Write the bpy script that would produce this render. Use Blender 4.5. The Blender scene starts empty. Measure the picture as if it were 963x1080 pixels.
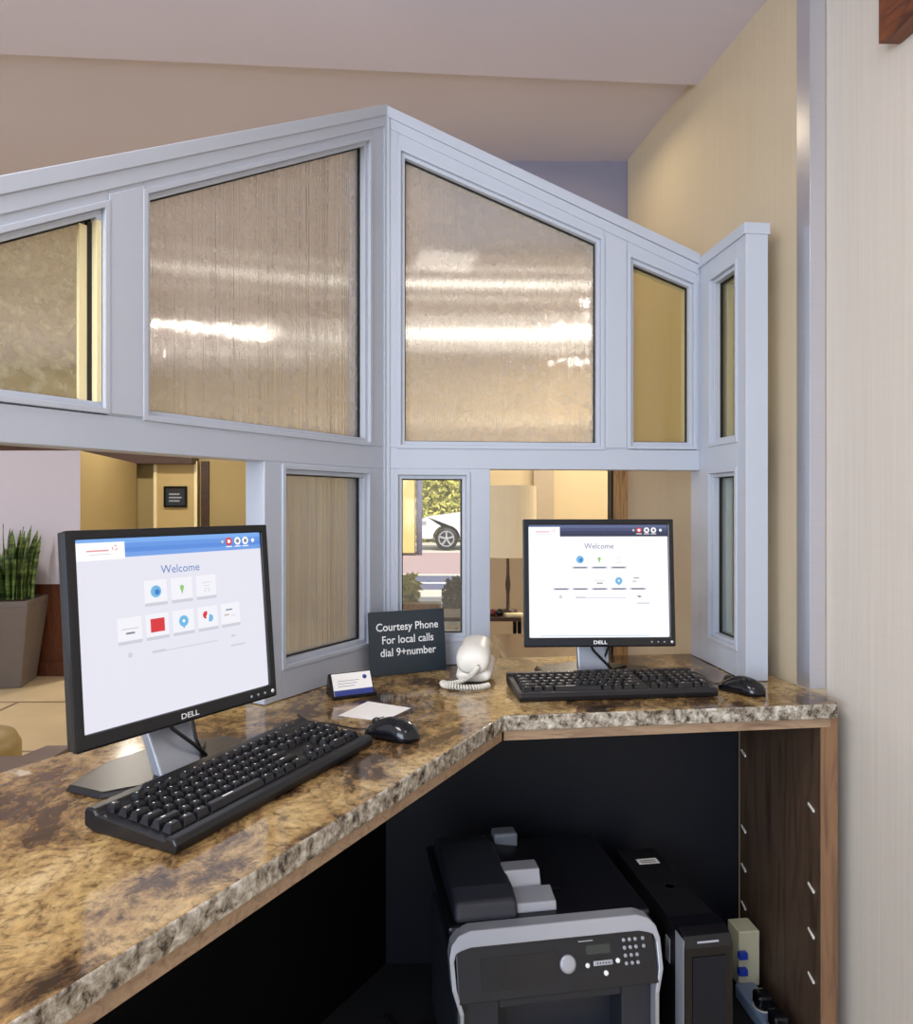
import bpy, bmesh, math, random
from mathutils import Vector, Matrix
random.seed(4)
R = math.radians
SC = bpy.context.scene
COL = SC.collection

# ---------------------------------------------------------------- camera, world, sun, lights, exposure
CAMZ = 1.218
cam_data = bpy.data.cameras.new('camera'); cam = bpy.data.objects.new('camera', cam_data); COL.objects.link(cam)
cam.location = (0, 0, CAMZ); cam.rotation_euler = (R(90), 0, 0)
cam_data.sensor_fit = 'HORIZONTAL'; cam_data.sensor_width = 36.0
cam_data.lens = 36.0*770/963; cam_data.shift_y = -8/963; cam_data.clip_start = 0.05; cam_data.clip_end = 200
SC.camera = cam

wd = bpy.data.worlds.new('sky'); SC.world = wd; wd.use_nodes = True
bg = wd.node_tree.nodes['Background']
bg.inputs[0].default_value = (0.78, 0.86, 1.0, 1); bg.inputs[1].default_value = 1.0

def sun(rot, e, c):
    d = bpy.data.lights.new('sun', 'SUN'); d.energy = e; d.color = c; d.angle = R(0.6)
    o = bpy.data.objects.new('sun', d); COL.objects.link(o); o.rotation_euler = rot
def area(name, loc, rot, sx, sy, e, c):
    d = bpy.data.lights.new(name, 'AREA'); d.shape = 'RECTANGLE'; d.size = sx; d.size_y = sy; d.energy = e; d.color = c
    o = bpy.data.objects.new(name, d); COL.objects.link(o); o.location = loc; o.rotation_euler = rot; return o
def aim(loc, target):
    return (Vector(target)-Vector(loc)).to_track_quat('-Z', 'Y').to_euler()
sun((R(40), R(18), 0), 6.5, (1, .95, .86))
# daylight from the big window behind the desk user
area('office_window_light', (-1.7, -1.7, 1.55), aim((-1.7, -1.7, 1.55), (.4, 2, 1.5)), 2.0, 1.5, 80, (.78, .88, 1.0))
area('office_fill_light', (-.95, .35, 2.495), (0, 0, 0), .6, .6, 22, (1.0, .95, .88))  # added overhead fill that brightens the marble worktop
area('office_fill_light', (.35, .15, 2.495), (0, 0, 0), .3, .3, 5, (1.0, .95, .88))
# small added lamps that brighten the lobby, placed out of sight
for lx, ly, le in ((-3.9, 3.0, 34), (-2.5, 5.6, 34), (1.06, 4.9, 30), (1.9, 4.6, 34), (1.3, 6.0, 14), (-4.2, 6.1, 8)):
    area('lobby_fill_light', (lx, ly, 2.50), (0, 0, 0), .10, .10, le, (1.0, .92, .80))
area('alcove_ceiling_light', (.42, 2.40, 2.50), (0, R(10), 0), .10, .10, 1.6, (1.0, .84, .55))

SC.view_settings.view_transform = 'Standard'; SC.view_settings.look = 'None'
SC.view_settings.gamma = 1; SC.view_settings.exposure = 0.0; SC.view_settings.use_curve_mapping = False

# ---------------------------------------------------------------- helpers
def at(x, y, Y):
    """point of the place seen at pixel x, y of the photograph when it lies Y metres away"""
    return Vector(((x-481.5)*Y/770, Y, CAMZ+(532-y)*Y/770))

def srgb(r, g, b):
    f = lambda c: (c/255/12.92) if c/255 <= .04045 else ((c/255+.055)/1.055)**2.4
    return (f(r), f(g), f(b), 1)

def mat(name, col, rough=.5, metal=0., var=.05, scale=18., bump=0., emit=0., coat=0., spec=.5, stretch=(1, 1, 1)):
    m = bpy.data.materials.new(name); m.use_nodes = True; nt = m.node_tree; n = nt.nodes; l = nt.links
    p = n['Principled BSDF']
    p.inputs['Roughness'].default_value = rough; p.inputs['Metallic'].default_value = metal
    p.inputs['Coat Weight'].default_value = coat; p.inputs['Specular IOR Level'].default_value = spec
    tc = n.new('ShaderNodeTexCoord'); mp = n.new('ShaderNodeMapping'); mp.inputs['Scale'].default_value = stretch
    l.new(tc.outputs['Object'], mp.inputs[0])
    nz = n.new('ShaderNodeTexNoise'); nz.inputs['Scale'].default_value = scale; nz.inputs['Detail'].default_value = 5
    l.new(mp.outputs[0], nz.inputs[0])
    mx = n.new('ShaderNodeMix'); mx.data_type = 'RGBA'
    mx.inputs[6].default_value = tuple(c*(1-var) for c in col[:3])+(1,)
    mx.inputs[7].default_value = tuple(min(1, c*(1+var)) for c in col[:3])+(1,)
    l.new(nz.outputs['Fac'], mx.inputs[0]); l.new(mx.outputs[2], p.inputs['Base Color'])
    if bump:
        b = n.new('ShaderNodeBump'); b.inputs['Strength'].default_value = bump; b.inputs['Distance'].default_value = .002
        l.new(nz.outputs['Fac'], b.inputs['Height']); l.new(b.outputs[0], p.inputs['Normal'])
    if emit:
        p.inputs['Emission Color'].default_value = col; p.inputs['Emission Strength'].default_value = emit
    return m

def ramp(n, stops):
    r = n.new('ShaderNodeValToRGB'); e = r.color_ramp.elements
    while len(e) > 1: e.remove(e[-1])
    e[0].position = stops[0][0]; e[0].color = stops[0][1]
    for p, c in stops[1:]:
        k = e.new(p); k.color = c
    return r

def wood(name, dark, light, rough=.35, axis='Z', scale=6.):
    m = bpy.data.materials.new(name); m.use_nodes = True; n = m.node_tree.nodes; l = m.node_tree.links
    p = n['Principled BSDF']; p.inputs['Roughness'].default_value = rough
    tc = n.new('ShaderNodeTexCoord'); mp = n.new('ShaderNodeMapping')
    mp.inputs['Scale'].default_value = {'Z': (9, 9, .8), 'X': (.8, 9, 9), 'Y': (9, .8, 9)}[axis]
    l.new(tc.outputs['Object'], mp.inputs[0])
    nz = n.new('ShaderNodeTexNoise'); nz.inputs['Scale'].default_value = scale; nz.inputs['Detail'].default_value = 8
    nz.inputs['Distortion'].default_value = 1.2; l.new(mp.outputs[0], nz.inputs[0])
    r = ramp(n, ((.3, dark), (.55, light), (.75, dark))); l.new(nz.outputs['Fac'], r.inputs[0])
    l.new(r.outputs[0], p.inputs['Base Color']); return m

def marble():
    m = bpy.data.materials.new('brown_marble'); m.use_nodes = True; n = m.node_tree.nodes; l = m.node_tree.links
    p = n['Principled BSDF']; p.inputs['Roughness'].default_value = .10; p.inputs['Specular IOR Level'].default_value = .62
    tc = n.new('ShaderNodeTexCoord')
    warp = n.new('ShaderNodeTexNoise'); warp.inputs['Scale'].default_value = 5; warp.inputs['Detail'].default_value = 6
    l.new(tc.outputs['Object'], warp.inputs[0])
    va = n.new('ShaderNodeVectorMath'); va.operation = 'MULTIPLY_ADD'; va.inputs[1].default_value = (.13, .13, .13)
    l.new(warp.outputs['Color'], va.inputs[0]); l.new(tc.outputs['Object'], va.inputs[2])
    mp = n.new('ShaderNodeMapping'); mp.inputs['Scale'].default_value = (1.5, .8, 1); mp.inputs['Rotation'].default_value = (0, 0, R(-32))
    l.new(va.outputs[0], mp.inputs[0])
    big = n.new('ShaderNodeTexNoise'); big.inputs['Scale'].default_value = 4.6; big.inputs['Detail'].default_value = 12; big.inputs['Roughness'].default_value = .74
    l.new(mp.outputs[0], big.inputs[0])
    r = ramp(n, ((.38, srgb(46, 34, 25)), (.445, srgb(92, 70, 47)), (.49, srgb(140, 113, 74)), (.56, srgb(176, 149, 102)), (.68, srgb(204, 182, 140))))
    l.new(big.outputs['Fac'], r.inputs[0])
    fine = n.new('ShaderNodeTexNoise'); fine.inputs['Scale'].default_value = 75; fine.inputs['Detail'].default_value = 8; fine.inputs['Roughness'].default_value = .7
    l.new(va.outputs[0], fine.inputs[0])
    fr = ramp(n, ((.38, (.22, .18, .14, 1)), (.48, (.9, .88, .85, 1)), (.62, (1.3, 1.25, 1.15, 1))))
    l.new(fine.outputs['Fac'], fr.inputs[0])
    mul = n.new('ShaderNodeMix'); mul.data_type = 'RGBA'; mul.blend_type = 'MULTIPLY'; mul.inputs[0].default_value = .75
    l.new(r.outputs[0], mul.inputs[6]); l.new(fr.outputs[0], mul.inputs[7])
    # thin pale veins and a few white flecks
    vo = n.new('ShaderNodeTexVoronoi'); vo.feature = 'DISTANCE_TO_EDGE'; vo.inputs['Scale'].default_value = 13
    l.new(va.outputs[0], vo.inputs[0])
    vr = ramp(n, ((0., (.10, .10, .10, 1)), (.012, (.05, .05, .05, 1)), (.03, (0, 0, 0, 1)))); l.new(vo.outputs['Distance'], vr.inputs[0])
    m1 = n.new('ShaderNodeMix'); m1.data_type = 'RGBA'; m1.inputs[7].default_value = srgb(190, 164, 122)
    l.new(vr.outputs[0], m1.inputs[0]); l.new(mul.outputs[2], m1.inputs[6])
    fl = n.new('ShaderNodeTexNoise'); fl.inputs['Scale'].default_value = 11; fl.inputs['Detail'].default_value = 3
    l.new(va.outputs[0], fl.inputs[0])
    flr = ramp(n, ((.735, (0, 0, 0, 1)), (.765, (.8, .8, .8, 1)))); l.new(fl.outputs['Fac'], flr.inputs[0])
    m2 = n.new('ShaderNodeMix'); m2.data_type = 'RGBA'; m2.inputs[7].default_value = srgb(226, 212, 186)
    l.new(flr.outputs[0], m2.inputs[0]); l.new(m1.outputs[2], m2.inputs[6])
    l.new(m2.outputs[2], p.inputs['Base Color'])
    return m

def marble_edge():
    m = bpy.data.materials.new('daylit_marble_edge'); m.use_nodes = True; n = m.node_tree.nodes; l = m.node_tree.links
    p = n['Principled BSDF']; p.inputs['Roughness'].default_value = .25
    tc = n.new('ShaderNodeTexCoord')
    a = n.new('ShaderNodeTexNoise'); a.inputs['Scale'].default_value = 55; a.inputs['Detail'].default_value = 8; a.inputs['Roughness'].default_value = .7; a.inputs['Distortion'].default_value = .3
    l.new(tc.outputs['Object'], a.inputs[0])
    r = ramp(n, ((.38, srgb(58, 50, 42)), (.45, srgb(128, 118, 104)), (.54, srgb(172, 165, 152)), (.64, srgb(216, 212, 202))))  # greyer tones carry the bluish daylight falling on the worktop edge
    l.new(a.outputs['Fac'], r.inputs[0]); l.new(r.outputs[0], p.inputs['Base Color']); return m

def fabric_wall(name, col, amt=.10, rough=.8):
    """vinyl wall covering with fine vertical and horizontal threads"""
    m = bpy.data.materials.new(name); m.use_nodes = True; n = m.node_tree.nodes; l = m.node_tree.links
    p = n['Principled BSDF']; p.inputs['Roughness'].default_value = rough
    tc = n.new('ShaderNodeTexCoord'); outs = []
    for s in ((160, 160, 2.5), (5, 5, 190)):
        mp = n.new('ShaderNodeMapping'); mp.inputs['Scale'].default_value = s; l.new(tc.outputs['Object'], mp.inputs[0])
        z = n.new('ShaderNodeTexNoise'); z.inputs['Scale'].default_value = 1.0; z.inputs['Detail'].default_value = 4; l.new(mp.outputs[0], z.inputs[0]); outs.append(z)
    wk = n.new('ShaderNodeMath'); wk.operation = 'MULTIPLY'; wk.inputs[1].default_value = .3; l.new(outs[1].outputs['Fac'], wk.inputs[0])
    ad = n.new('ShaderNodeMath'); ad.operation = 'ADD'; l.new(outs[0].outputs['Fac'], ad.inputs[0]); l.new(wk.outputs[0], ad.inputs[1])
    hv = n.new('ShaderNodeMath'); hv.operation = 'MULTIPLY'; hv.inputs[1].default_value = .77; l.new(ad.outputs[0], hv.inputs[0])
    r = ramp(n, ((.32, tuple(c*(1-amt) for c in col[:3])+(1,)), (.68, tuple(c*(1+amt) for c in col[:3])+(1,))))
    l.new(hv.outputs[0], r.inputs[0]); l.new(r.outputs[0], p.inputs['Base Color'])
    b = n.new('ShaderNodeBump'); b.inputs['Strength'].default_value = .25; b.inputs['Distance'].default_value = .001
    l.new(hv.outputs[0], b.inputs['Height']); l.new(b.outputs[0], p.inputs['Normal']); return m

def tiles(name, col, grout, w, h, off=.5, rot=0, mortar=.006):
    m = bpy.data.materials.new(name); m.use_nodes = True; n = m.node_tree.nodes; l = m.node_tree.links
    p = n['Principled BSDF']; p.inputs['Roughness'].default_value = .28
    tc = n.new('ShaderNodeTexCoord'); mp = n.new('ShaderNodeMapping'); mp.inputs['Rotation'].default_value = (0, 0, rot); l.new(tc.outputs['Object'], mp.inputs[0])
    b = n.new('ShaderNodeTexBrick'); b.offset = off; b.inputs['Scale'].default_value = 1; b.inputs['Brick Width'].default_value = w; b.inputs['Row Height'].default_value = h
    b.inputs['Mortar Size'].default_value = mortar; b.inputs['Color1'].default_value = col; b.inputs['Color2'].default_value = tuple(c*.94 for c in col[:3])+(1,)
    b.inputs['Mortar'].default_value = grout; l.new(mp.outputs[0], b.inputs[0])
    z = n.new('ShaderNodeTexNoise'); z.inputs['Scale'].default_value = 3; z.inputs['Detail'].default_value = 6; l.new(tc.outputs['Object'], z.inputs[0])
    r = ramp(n, ((.3, (.86, .86, .86, 1)), (.7, (1.05, 1.05, 1.05, 1)))); l.new(z.outputs['Fac'], r.inputs[0])
    mx = n.new('ShaderNodeMix'); mx.data_type = 'RGBA'; mx.blend_type = 'MULTIPLY'; mx.inputs[0].default_value = 1
    l.new(b.outputs['Color'], mx.inputs[6]); l.new(r.outputs[0], mx.inputs[7]); l.new(mx.outputs[2], p.inputs['Base Color']); return m

def glass(name, tint, haze, rough=.0, refl=.12, hcol=(.8, .78, .72, 1), mottled=0.):
    m = bpy.data.materials.new(name); m.use_nodes = True; n = m.node_tree.nodes; l = m.node_tree.links
    n.remove(n['Principled BSDF']); out = n['Material Output']
    t = n.new('ShaderNodeBsdfTransparent'); t.inputs[0].default_value = tint
    base = t
    if rough:
        rf = n.new('ShaderNodeBsdfRefraction'); rf.inputs['Color'].default_value = tint; rf.inputs['Roughness'].default_value = rough; rf.inputs['IOR'].default_value = 1.12
        tcr = n.new('ShaderNodeTexCoord'); mpr = n.new('ShaderNodeMapping'); mpr.inputs['Scale'].default_value = (520, 520, .8); l.new(tcr.outputs['Object'], mpr.inputs[0])
        rz = n.new('ShaderNodeTexNoise'); rz.inputs['Scale'].default_value = 1; rz.inputs['Detail'].default_value = 0; l.new(mpr.outputs[0], rz.inputs[0])
        rb = n.new('ShaderNodeBump'); rb.inputs['Strength'].default_value = 1; rb.inputs['Distance'].default_value = .0030; l.new(rz.outputs['Fac'], rb.inputs['Height']); l.new(rb.outputs[0], rf.inputs['Normal'])
        mm = n.new('ShaderNodeMixShader'); mm.inputs[0].default_value = .85; l.new(t.outputs[0], mm.inputs[1]); l.new(rf.outputs[0], mm.inputs[2]); base = mm
    d = n.new('ShaderNodeBsdfDiffuse'); d.inputs[0].default_value = hcol
    tr = n.new('ShaderNodeBsdfTranslucent'); tr.inputs[0].default_value = hcol
    dm = n.new('ShaderNodeMixShader'); dm.inputs[0].default_value = .5; l.new(d.outputs[0], dm.inputs[1]); l.new(tr.outputs[0], dm.inputs[2])
    mx = n.new('ShaderNodeMixShader'); mx.inputs[0].default_value = haze
    l.new(base.outputs[0], mx.inputs[1]); l.new(dm.outputs[0], mx.inputs[2])
    if mottled:
        tc = n.new('ShaderNodeTexCoord'); z = n.new('ShaderNodeTexNoise'); z.inputs['Scale'].default_value = 45; z.inputs['Detail'].default_value = 6
        l.new(tc.outputs['Object'], z.inputs[0])
        r = ramp(n, ((.4, (haze,)*3+(1,)), (.72, (min(1, haze+mottled),)*3+(1,)))); l.new(z.outputs['Fac'], r.inputs[0]); l.new(r.outputs[0], mx.inputs[0])
    g = n.new('ShaderNodeBsdfGlossy'); g.inputs['Roughness'].default_value = .06
    fr = n.new('ShaderNodeFresnel'); fr.inputs[0].default_value = 1.45
    ms = n.new('ShaderNodeMath'); ms.operation = 'MULTIPLY'; ms.inputs[1].default_value = refl/.12
    ge = n.new('ShaderNodeNewGeometry'); iv = n.new('ShaderNodeMath'); iv.operation = 'SUBTRACT'; iv.inputs[0].default_value = 1
    l.new(ge.outputs['Backfacing'], iv.inputs[1]); mf = n.new('ShaderNodeMath'); mf.operation = 'MULTIPLY'
    l.new(fr.outputs[0], mf.inputs[0]); l.new(iv.outputs[0], mf.inputs[1]); l.new(mf.outputs[0], ms.inputs[0])
    m2 = n.new('ShaderNodeMixShader'); l.new(ms.outputs[0], m2.inputs[0]); l.new(mx.outputs[0], m2.inputs[1]); l.new(g.outputs[0], m2.inputs[2])
    l.new(m2.outputs[0], out.inputs['Surface']); return m

class MB:
    """collects shapes and links them as ONE mesh object; each shape has a material of its own"""
    def __init__(s, M=None): s.bm = bmesh.new(); s.mats = []; s.M = M or Matrix()
    def mi(s, m):
        if m not in s.mats: s.mats.append(m)
        return s.mats.index(m)
    def add(s, verts, faces, m, smooth=False, M=None):
        T = s.M @ M if M else s.M
        vs = [s.bm.verts.new(T @ Vector(v)) for v in verts]; k = s.mi(m)
        for f in faces:
            try: q = s.bm.faces.new([vs[i] for i in f])
            except ValueError: continue
            q.material_index = k; q.smooth = smooth
        return s
    def box(s, a, b, m, M=None):
        x0, y0, z0 = a; x1, y1, z1 = b
        return s.add([(x0,y0,z0),(x1,y0,z0),(x1,y1,z0),(x0,y1,z0),(x0,y0,z1),(x1,y0,z1),(x1,y1,z1),(x0,y1,z1)],
                     [(0,3,2,1),(4,5,6,7),(0,1,5,4),(1,2,6,5),(2,3,7,6),(3,0,4,7)], m, False, M)
    def hexa(s, bot, top, m, M=None):
        n = len(bot)
        fs = [tuple(range(n))[::-1], tuple(range(n, 2*n))]+[(i, (i+1) % n, n+(i+1) % n, n+i) for i in range(n)]
        return s.add(list(bot)+list(top), fs, m, False, M)
    def prism(s, poly, vec, m, M=None, smooth=False):
        v = Vector(vec); bot = [Vector(p) for p in poly]
        return s.hexa(bot, [p+v for p in bot], m, M)
    def ring(s, outer, inner, vec, m, M=None):
        v = Vector(vec); n = len(outer); O = [Vector(p) for p in outer]; I = [Vector(p) for p in inner]
        vs = O+I+[p+v for p in O]+[p+v for p in I]; fs = []
        for i in range(n):
            j = (i+1) % n
            fs += [(i, j, n+j, n+i), (2*n+i, 3*n+i, 3*n+j, 2*n+j), (i, 2*n+i, 2*n+j, j), (n+i, n+j, 3*n+j, 3*n+i)]
        return s.add(vs, fs, m, False, M)
    def lathe(s, prof, m, n=24, M=None, smooth=True):
        vs = []; fs = []
        for r, z in prof:
            for k in range(n): vs.append((r*math.cos(2*math.pi*k/n), r*math.sin(2*math.pi*k/n), z))
        for i in range(len(prof)-1):
            for k in range(n): fs.append((i*n+k, i*n+(k+1) % n, (i+1)*n+(k+1) % n, (i+1)*n+k))
        fs.append(tuple(range(n))[::-1]); fs.append(tuple((len(prof)-1)*n+k for k in range(n)))
        return s.add(vs, fs, m, smooth, M)
    def tube(s, pts, r, m, n=8, M=None, flat=1.):
        P = [Vector(p) for p in pts]; vs = []; fs = []; up = None
        for i, p in enumerate(P):
            t = (P[min(i+1, len(P)-1)]-P[max(i-1, 0)]).normalized()
            if up is None: up = t.orthogonal().normalized()
            up = (up-t*up.dot(t)).normalized(); sd = t.cross(up)
            rr = r[i] if isinstance(r, (list, tuple)) else r
            for k in range(n):
                a = 2*math.pi*k/n; vs.append(p+up*rr*math.cos(a)+sd*rr*flat*math.sin(a))
        for i in range(len(P)-1):
            for k in range(n): fs.append((i*n+k, i*n+(k+1) % n, (i+1)*n+(k+1) % n, (i+1)*n+k))
        fs.append(tuple(range(n))[::-1]); fs.append(tuple((len(P)-1)*n+k for k in range(n)))
        return s.add(vs, fs, m, True, M)
    def disc(s, c, r, m, n=20, M=None, a0=0, a1=360, rx=None):
        vs = [(c[0]+(rx or r)*math.cos(R(a0+(a1-a0)*k/n)), c[1]+r*math.sin(R(a0+(a1-a0)*k/n)), c[2]) for k in range(n)]
        return s.add(vs, [tuple(range(n))], m, False, M)
    def text(s, body, size, m, M=None, align='CENTER', bold=0., space=1., extrude=0., sx=1.):
        c = bpy.data.curves.new('t', 'FONT'); c.body = body; c.size = size; c.align_x = align; c.align_y = 'CENTER'; c.offset = bold*size
        c.space_character = space; c.extrude = extrude; c.resolution_u = 3
        o = bpy.data.objects.new('t', c); COL.objects.link(o); bpy.context.view_layer.update()
        me = o.evaluated_get(bpy.context.evaluated_depsgraph_get()).to_mesh()
        s.add([(v.co.x*sx, v.co.y, v.co.z) for v in me.vertices], [tuple(p.vertices) for p in me.polygons], m, False, M)
        o.evaluated_get(bpy.context.evaluated_depsgraph_get()).to_mesh_clear()
        bpy.data.objects.remove(o); bpy.data.curves.remove(c); return s
    def build(s, name, parent=None, bevel=0., seg=2, loc=None, rotz=0, subsurf=0):
        me = bpy.data.meshes.new(name)
        bmesh.ops.recalc_face_normals(s.bm, faces=s.bm.faces[:])
        s.bm.to_mesh(me); s.bm.free()
        for m in s.mats: me.materials.append(m)
        o = bpy.data.objects.new(name, me); COL.objects.link(o)
        if parent: o.parent = parent
        if loc: o.location = loc
        if rotz: o.rotation_euler.z = rotz
        if bevel:
            b = o.modifiers.new('bevel', 'BEVEL'); b.width = bevel; b.segments = seg; b.limit_method = 'ANGLE'; b.angle_limit = R(35)
        if subsurf:
            b = o.modifiers.new('sub', 'SUBSURF'); b.levels = subsurf; b.render_levels = subsurf
            for f in me.polygons: f.use_smooth = True
        return o

def thing(name, label, cat, loc=(0, 0, 0), rotz=0, group=None):
    o = bpy.data.objects.new(name, None); COL.objects.link(o); o.location = loc; o.rotation_euler = (0, 0, rotz)
    o.empty_display_size = .05
    return tag(o, label, cat, group)
def tag(o, label, cat, group=None, kind=None):
    o['label'] = label; o['category'] = cat
    if group: o['group'] = group
    if kind: o['kind'] = kind
    return o
def struct(o):
    o['kind'] = 'structure'; return o

# ---------------------------------------------------------------- materials
m_ceil_near = mat('near_ceiling_paint', srgb(210, 206, 224), .8, var=.02, scale=3)
m_ceil_far = mat('far_ceiling_paint', srgb(206, 200, 212), .8, var=.03, scale=3)
m_header = mat('blue_grey_paint', srgb(138, 136, 156), .8, var=.03)
m_tanwall = fabric_wall('tan_wall_covering', srgb(200, 184, 158), .035)
m_greywall = fabric_wall('grey_wall_covering', srgb(208, 200, 190), .045)
m_lobby = mat('lobby_wall_paint', srgb(206, 186, 146), .8, var=.03, scale=4)
m_olive = mat('olive_wall_paint', srgb(168, 148, 100), .8, var=.03, scale=4)
m_lilac = mat('white_partition_paint', srgb(214, 210, 226), .7, var=.02)
m_floor = tiles('cream_floor_tiles', srgb(206, 186, 150), srgb(120, 100, 76), 1.8, .9, .5, 0, .012)
m_wainscot = wood('red_brown_wood', srgb(66, 34, 20), srgb(110, 62, 38), .4)
m_bronze = wood('dark_brown_wood', srgb(46, 30, 22), srgb(74, 52, 38), .4, 'X')
m_walnut = wood('walnut_veneer', srgb(58, 44, 36), srgb(88, 70, 56), .5, 'Z', 4)
m_walnut_edge = wood('light_walnut_edge', srgb(104, 76, 56), srgb(142, 108, 80), .4, 'Z', 4)
m_beamwood = wood('chestnut_wood', srgb(70, 34, 18), srgb(122, 66, 34), .4, 'Y')
m_strip = wood('pale_plywood', srgb(128, 104, 84), srgb(166, 140, 114), .5, 'X')
m_frame = mat('satin_silver_blue_paint', srgb(188, 195, 208), .36, .0, var=.02, scale=8)
m_gasket = mat('black_rubber', srgb(20, 20, 22), .6)
m_jamb = mat('cream_jamb', srgb(240, 226, 180), .5)
m_marble = marble(); m_medge = marble_edge()
m_black = mat('black_plastic', srgb(24, 24, 27), .34, var=.1, scale=200)
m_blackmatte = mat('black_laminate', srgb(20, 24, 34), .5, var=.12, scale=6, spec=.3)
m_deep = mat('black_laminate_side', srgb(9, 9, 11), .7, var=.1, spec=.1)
m_gloss = mat('glossy_black_plastic', srgb(16, 17, 22), .14, var=.1)
m_key = mat('key_plastic', srgb(26, 26, 30), .24, var=.1)
m_keyprint = mat('key_print', srgb(220, 220, 224), .5)
m_silver = mat('silver_plastic', srgb(176, 180, 190), .32, .35, var=.04)
m_chrome = mat('brushed_steel', srgb(214, 216, 226), .30, .85, var=.05, scale=6, stretch=(1, 1, 40))
m_white = mat('white_plastic', srgb(238, 234, 224), .35, var=.02)
m_paper = mat('paper', srgb(250, 248, 244), .7, var=.01)
m_signface = mat('charcoal_sign_face', srgb(38, 50, 60), .35, var=.05)
m_letter = mat('white_lettering', srgb(245, 248, 250), .5)
m_carpet = mat('dark_carpet', srgb(18, 18, 22), .95, var=.25, scale=300)
m_clear = glass('thin_clear_glass', (.96, .96, .95, 1), .03, 0, .14)
m_frost = glass('ribbed_hazy_glass', (.98, .97, .95, 1), .26, .22, .08, (.86, .82, .76, 1), .06)
m_mottle = glass('mottled_glass', (.92, .90, .80, 1), .16, 0, .12, (.74, .70, .52, 1), .35)
def em(name, c, s):
    m = bpy.data.materials.new(name); m.use_nodes = True; n = m.node_tree.nodes; l = m.node_tree.links
    p = n['Principled BSDF']; p.inputs['Base Color'].default_value = (.02, .02, .02, 1); p.inputs['Roughness'].default_value = .3
    p.inputs['Emission Color'].default_value = c; p.inputs['Emission Strength'].default_value = s
    return m
m_tube = em('lamp_diffuser', (1, .95, .86, 1), 4.)

# ---------------------------------------------------------------- room shell
def quadbox(name, pts, z0, z1, m):
    return struct(MB().hexa([(p[0], p[1], z0) for p in pts], [(p[0], p[1], z1) for p in pts], m).build(name))
TW = lambda Y: 1.07-.149*Y                 # inner face of the tan wall
quadbox('floor', ((-6, -3), (3.2, -3), (3.2, 7.4), (-6, 7.4)), -.06, 0, m_floor)
quadbox('ceiling_near', ((-6, -3), (3.2, -3), (3.2, 2.40), (.736, 2.238), (-1.30, 2.083), (-6, 1.73)), 2.503, 2.60, m_ceil_near)
quadbox('ceiling_far', ((-6, 1.6), (3.2, 1.6), (3.2, 7.4), (-6, 7.4)), 2.535, 2.66, m_ceil_far)
quadbox('wall_header', ((-.12, 2.80), (.68, 2.80), (.68, 2.92), (-.12, 2.92)), 2.215, 2.535, m_header)
quadbox('wall_alcove', ((.8182, 1.69), (TW(2.79), 2.79), (TW(2.79)+.14, 2.79), (.96, 1.69)), 0, 2.535, m_tanwall)
quadbox('wall_right', ((.855, 1.688), (.855+.149*4.5, -2.8), (.855+.149*4.5+.15, -2.8), (1.0, 1.688)), 0, 2.505, m_greywall)
quadbox('wall_back', ((.22, 6.5), (3.2, 6.5), (3.2, 6.7), (.22, 6.7)), 0, 2.535, m_lobby)
quadbox('wall_back_centre', ((-1.75, 6.5), (-.60, 6.5), (-.60, 6.7), (-1.75, 6.7)), 0, 2.535, m_lobby)
quadbox('wall_back_lintel', ((-.60, 6.5), (.22, 6.5), (.22, 6.7), (-.60, 6.7)), 1.62, 2.535, m_lobby)
quadbox('wall_back_left', ((-6, 7.0), (-1.75, 7.0), (-1.75, 7.2), (-6, 7.2)), 0, 2.535, m_olive)
quadbox('wall_return', ((-1.75, 6.5), (-1.65, 6.5), (-1.65, 7.2), (-1.75, 7.2)), 0, 2.535, m_lobby)
quadbox('wall_left', ((-6.1, 2.4), (-5.9, 2.4), (-5.9, 7.2), (-6.1, 7.2)), 0, 2.535, m_olive)
quadbox('wall_far_right', ((3.1, 1.7), (3.2, 1.7), (3.2, 6.5), (3.1, 6.5)), 0, 2.535, m_lobby)
# post trim at the free end of the alcove wall, pale pilasters on the back wall
struct(MB().box((.600, 2.795, 0), (.668, 2.86, 2.215), wood('blond_burl', srgb(120, 84, 52), srgb(196, 156, 108), .3)).box((.592, 2.793, 0), (.600, 2.86, 2.215), m_gasket).build('trim_1'))
struct(MB().box((.68, 6.44, 0), (.86, 6.5, 2.53), mat('putty_paint', srgb(176, 160, 134), .8)).build('trim_2'))
struct(MB().box((-1.75, 6.38, 1.90), (3.1, 6.5, 1.96), mat('cream_ledge', srgb(240, 226, 196), .6)).build('trim_3'))
# lobby window to the outside: frame and pane
wf = struct(MB().ring([(-.60, 6.52, 0), (.22, 6.52, 0), (.22, 6.52, 1.62), (-.60, 6.52, 1.62)], [(-.565, 6.52, .04), (.185, 6.52, .04), (.185, 6.52, 1.585), (-.565, 6.52, 1.585)], (0, .06, 0), m_jamb).build('window_1'))
p = MB().box((-.565, 6.545, .04), (.185, 6.55, 1.585), m_clear).build('pane', wf)

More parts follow.
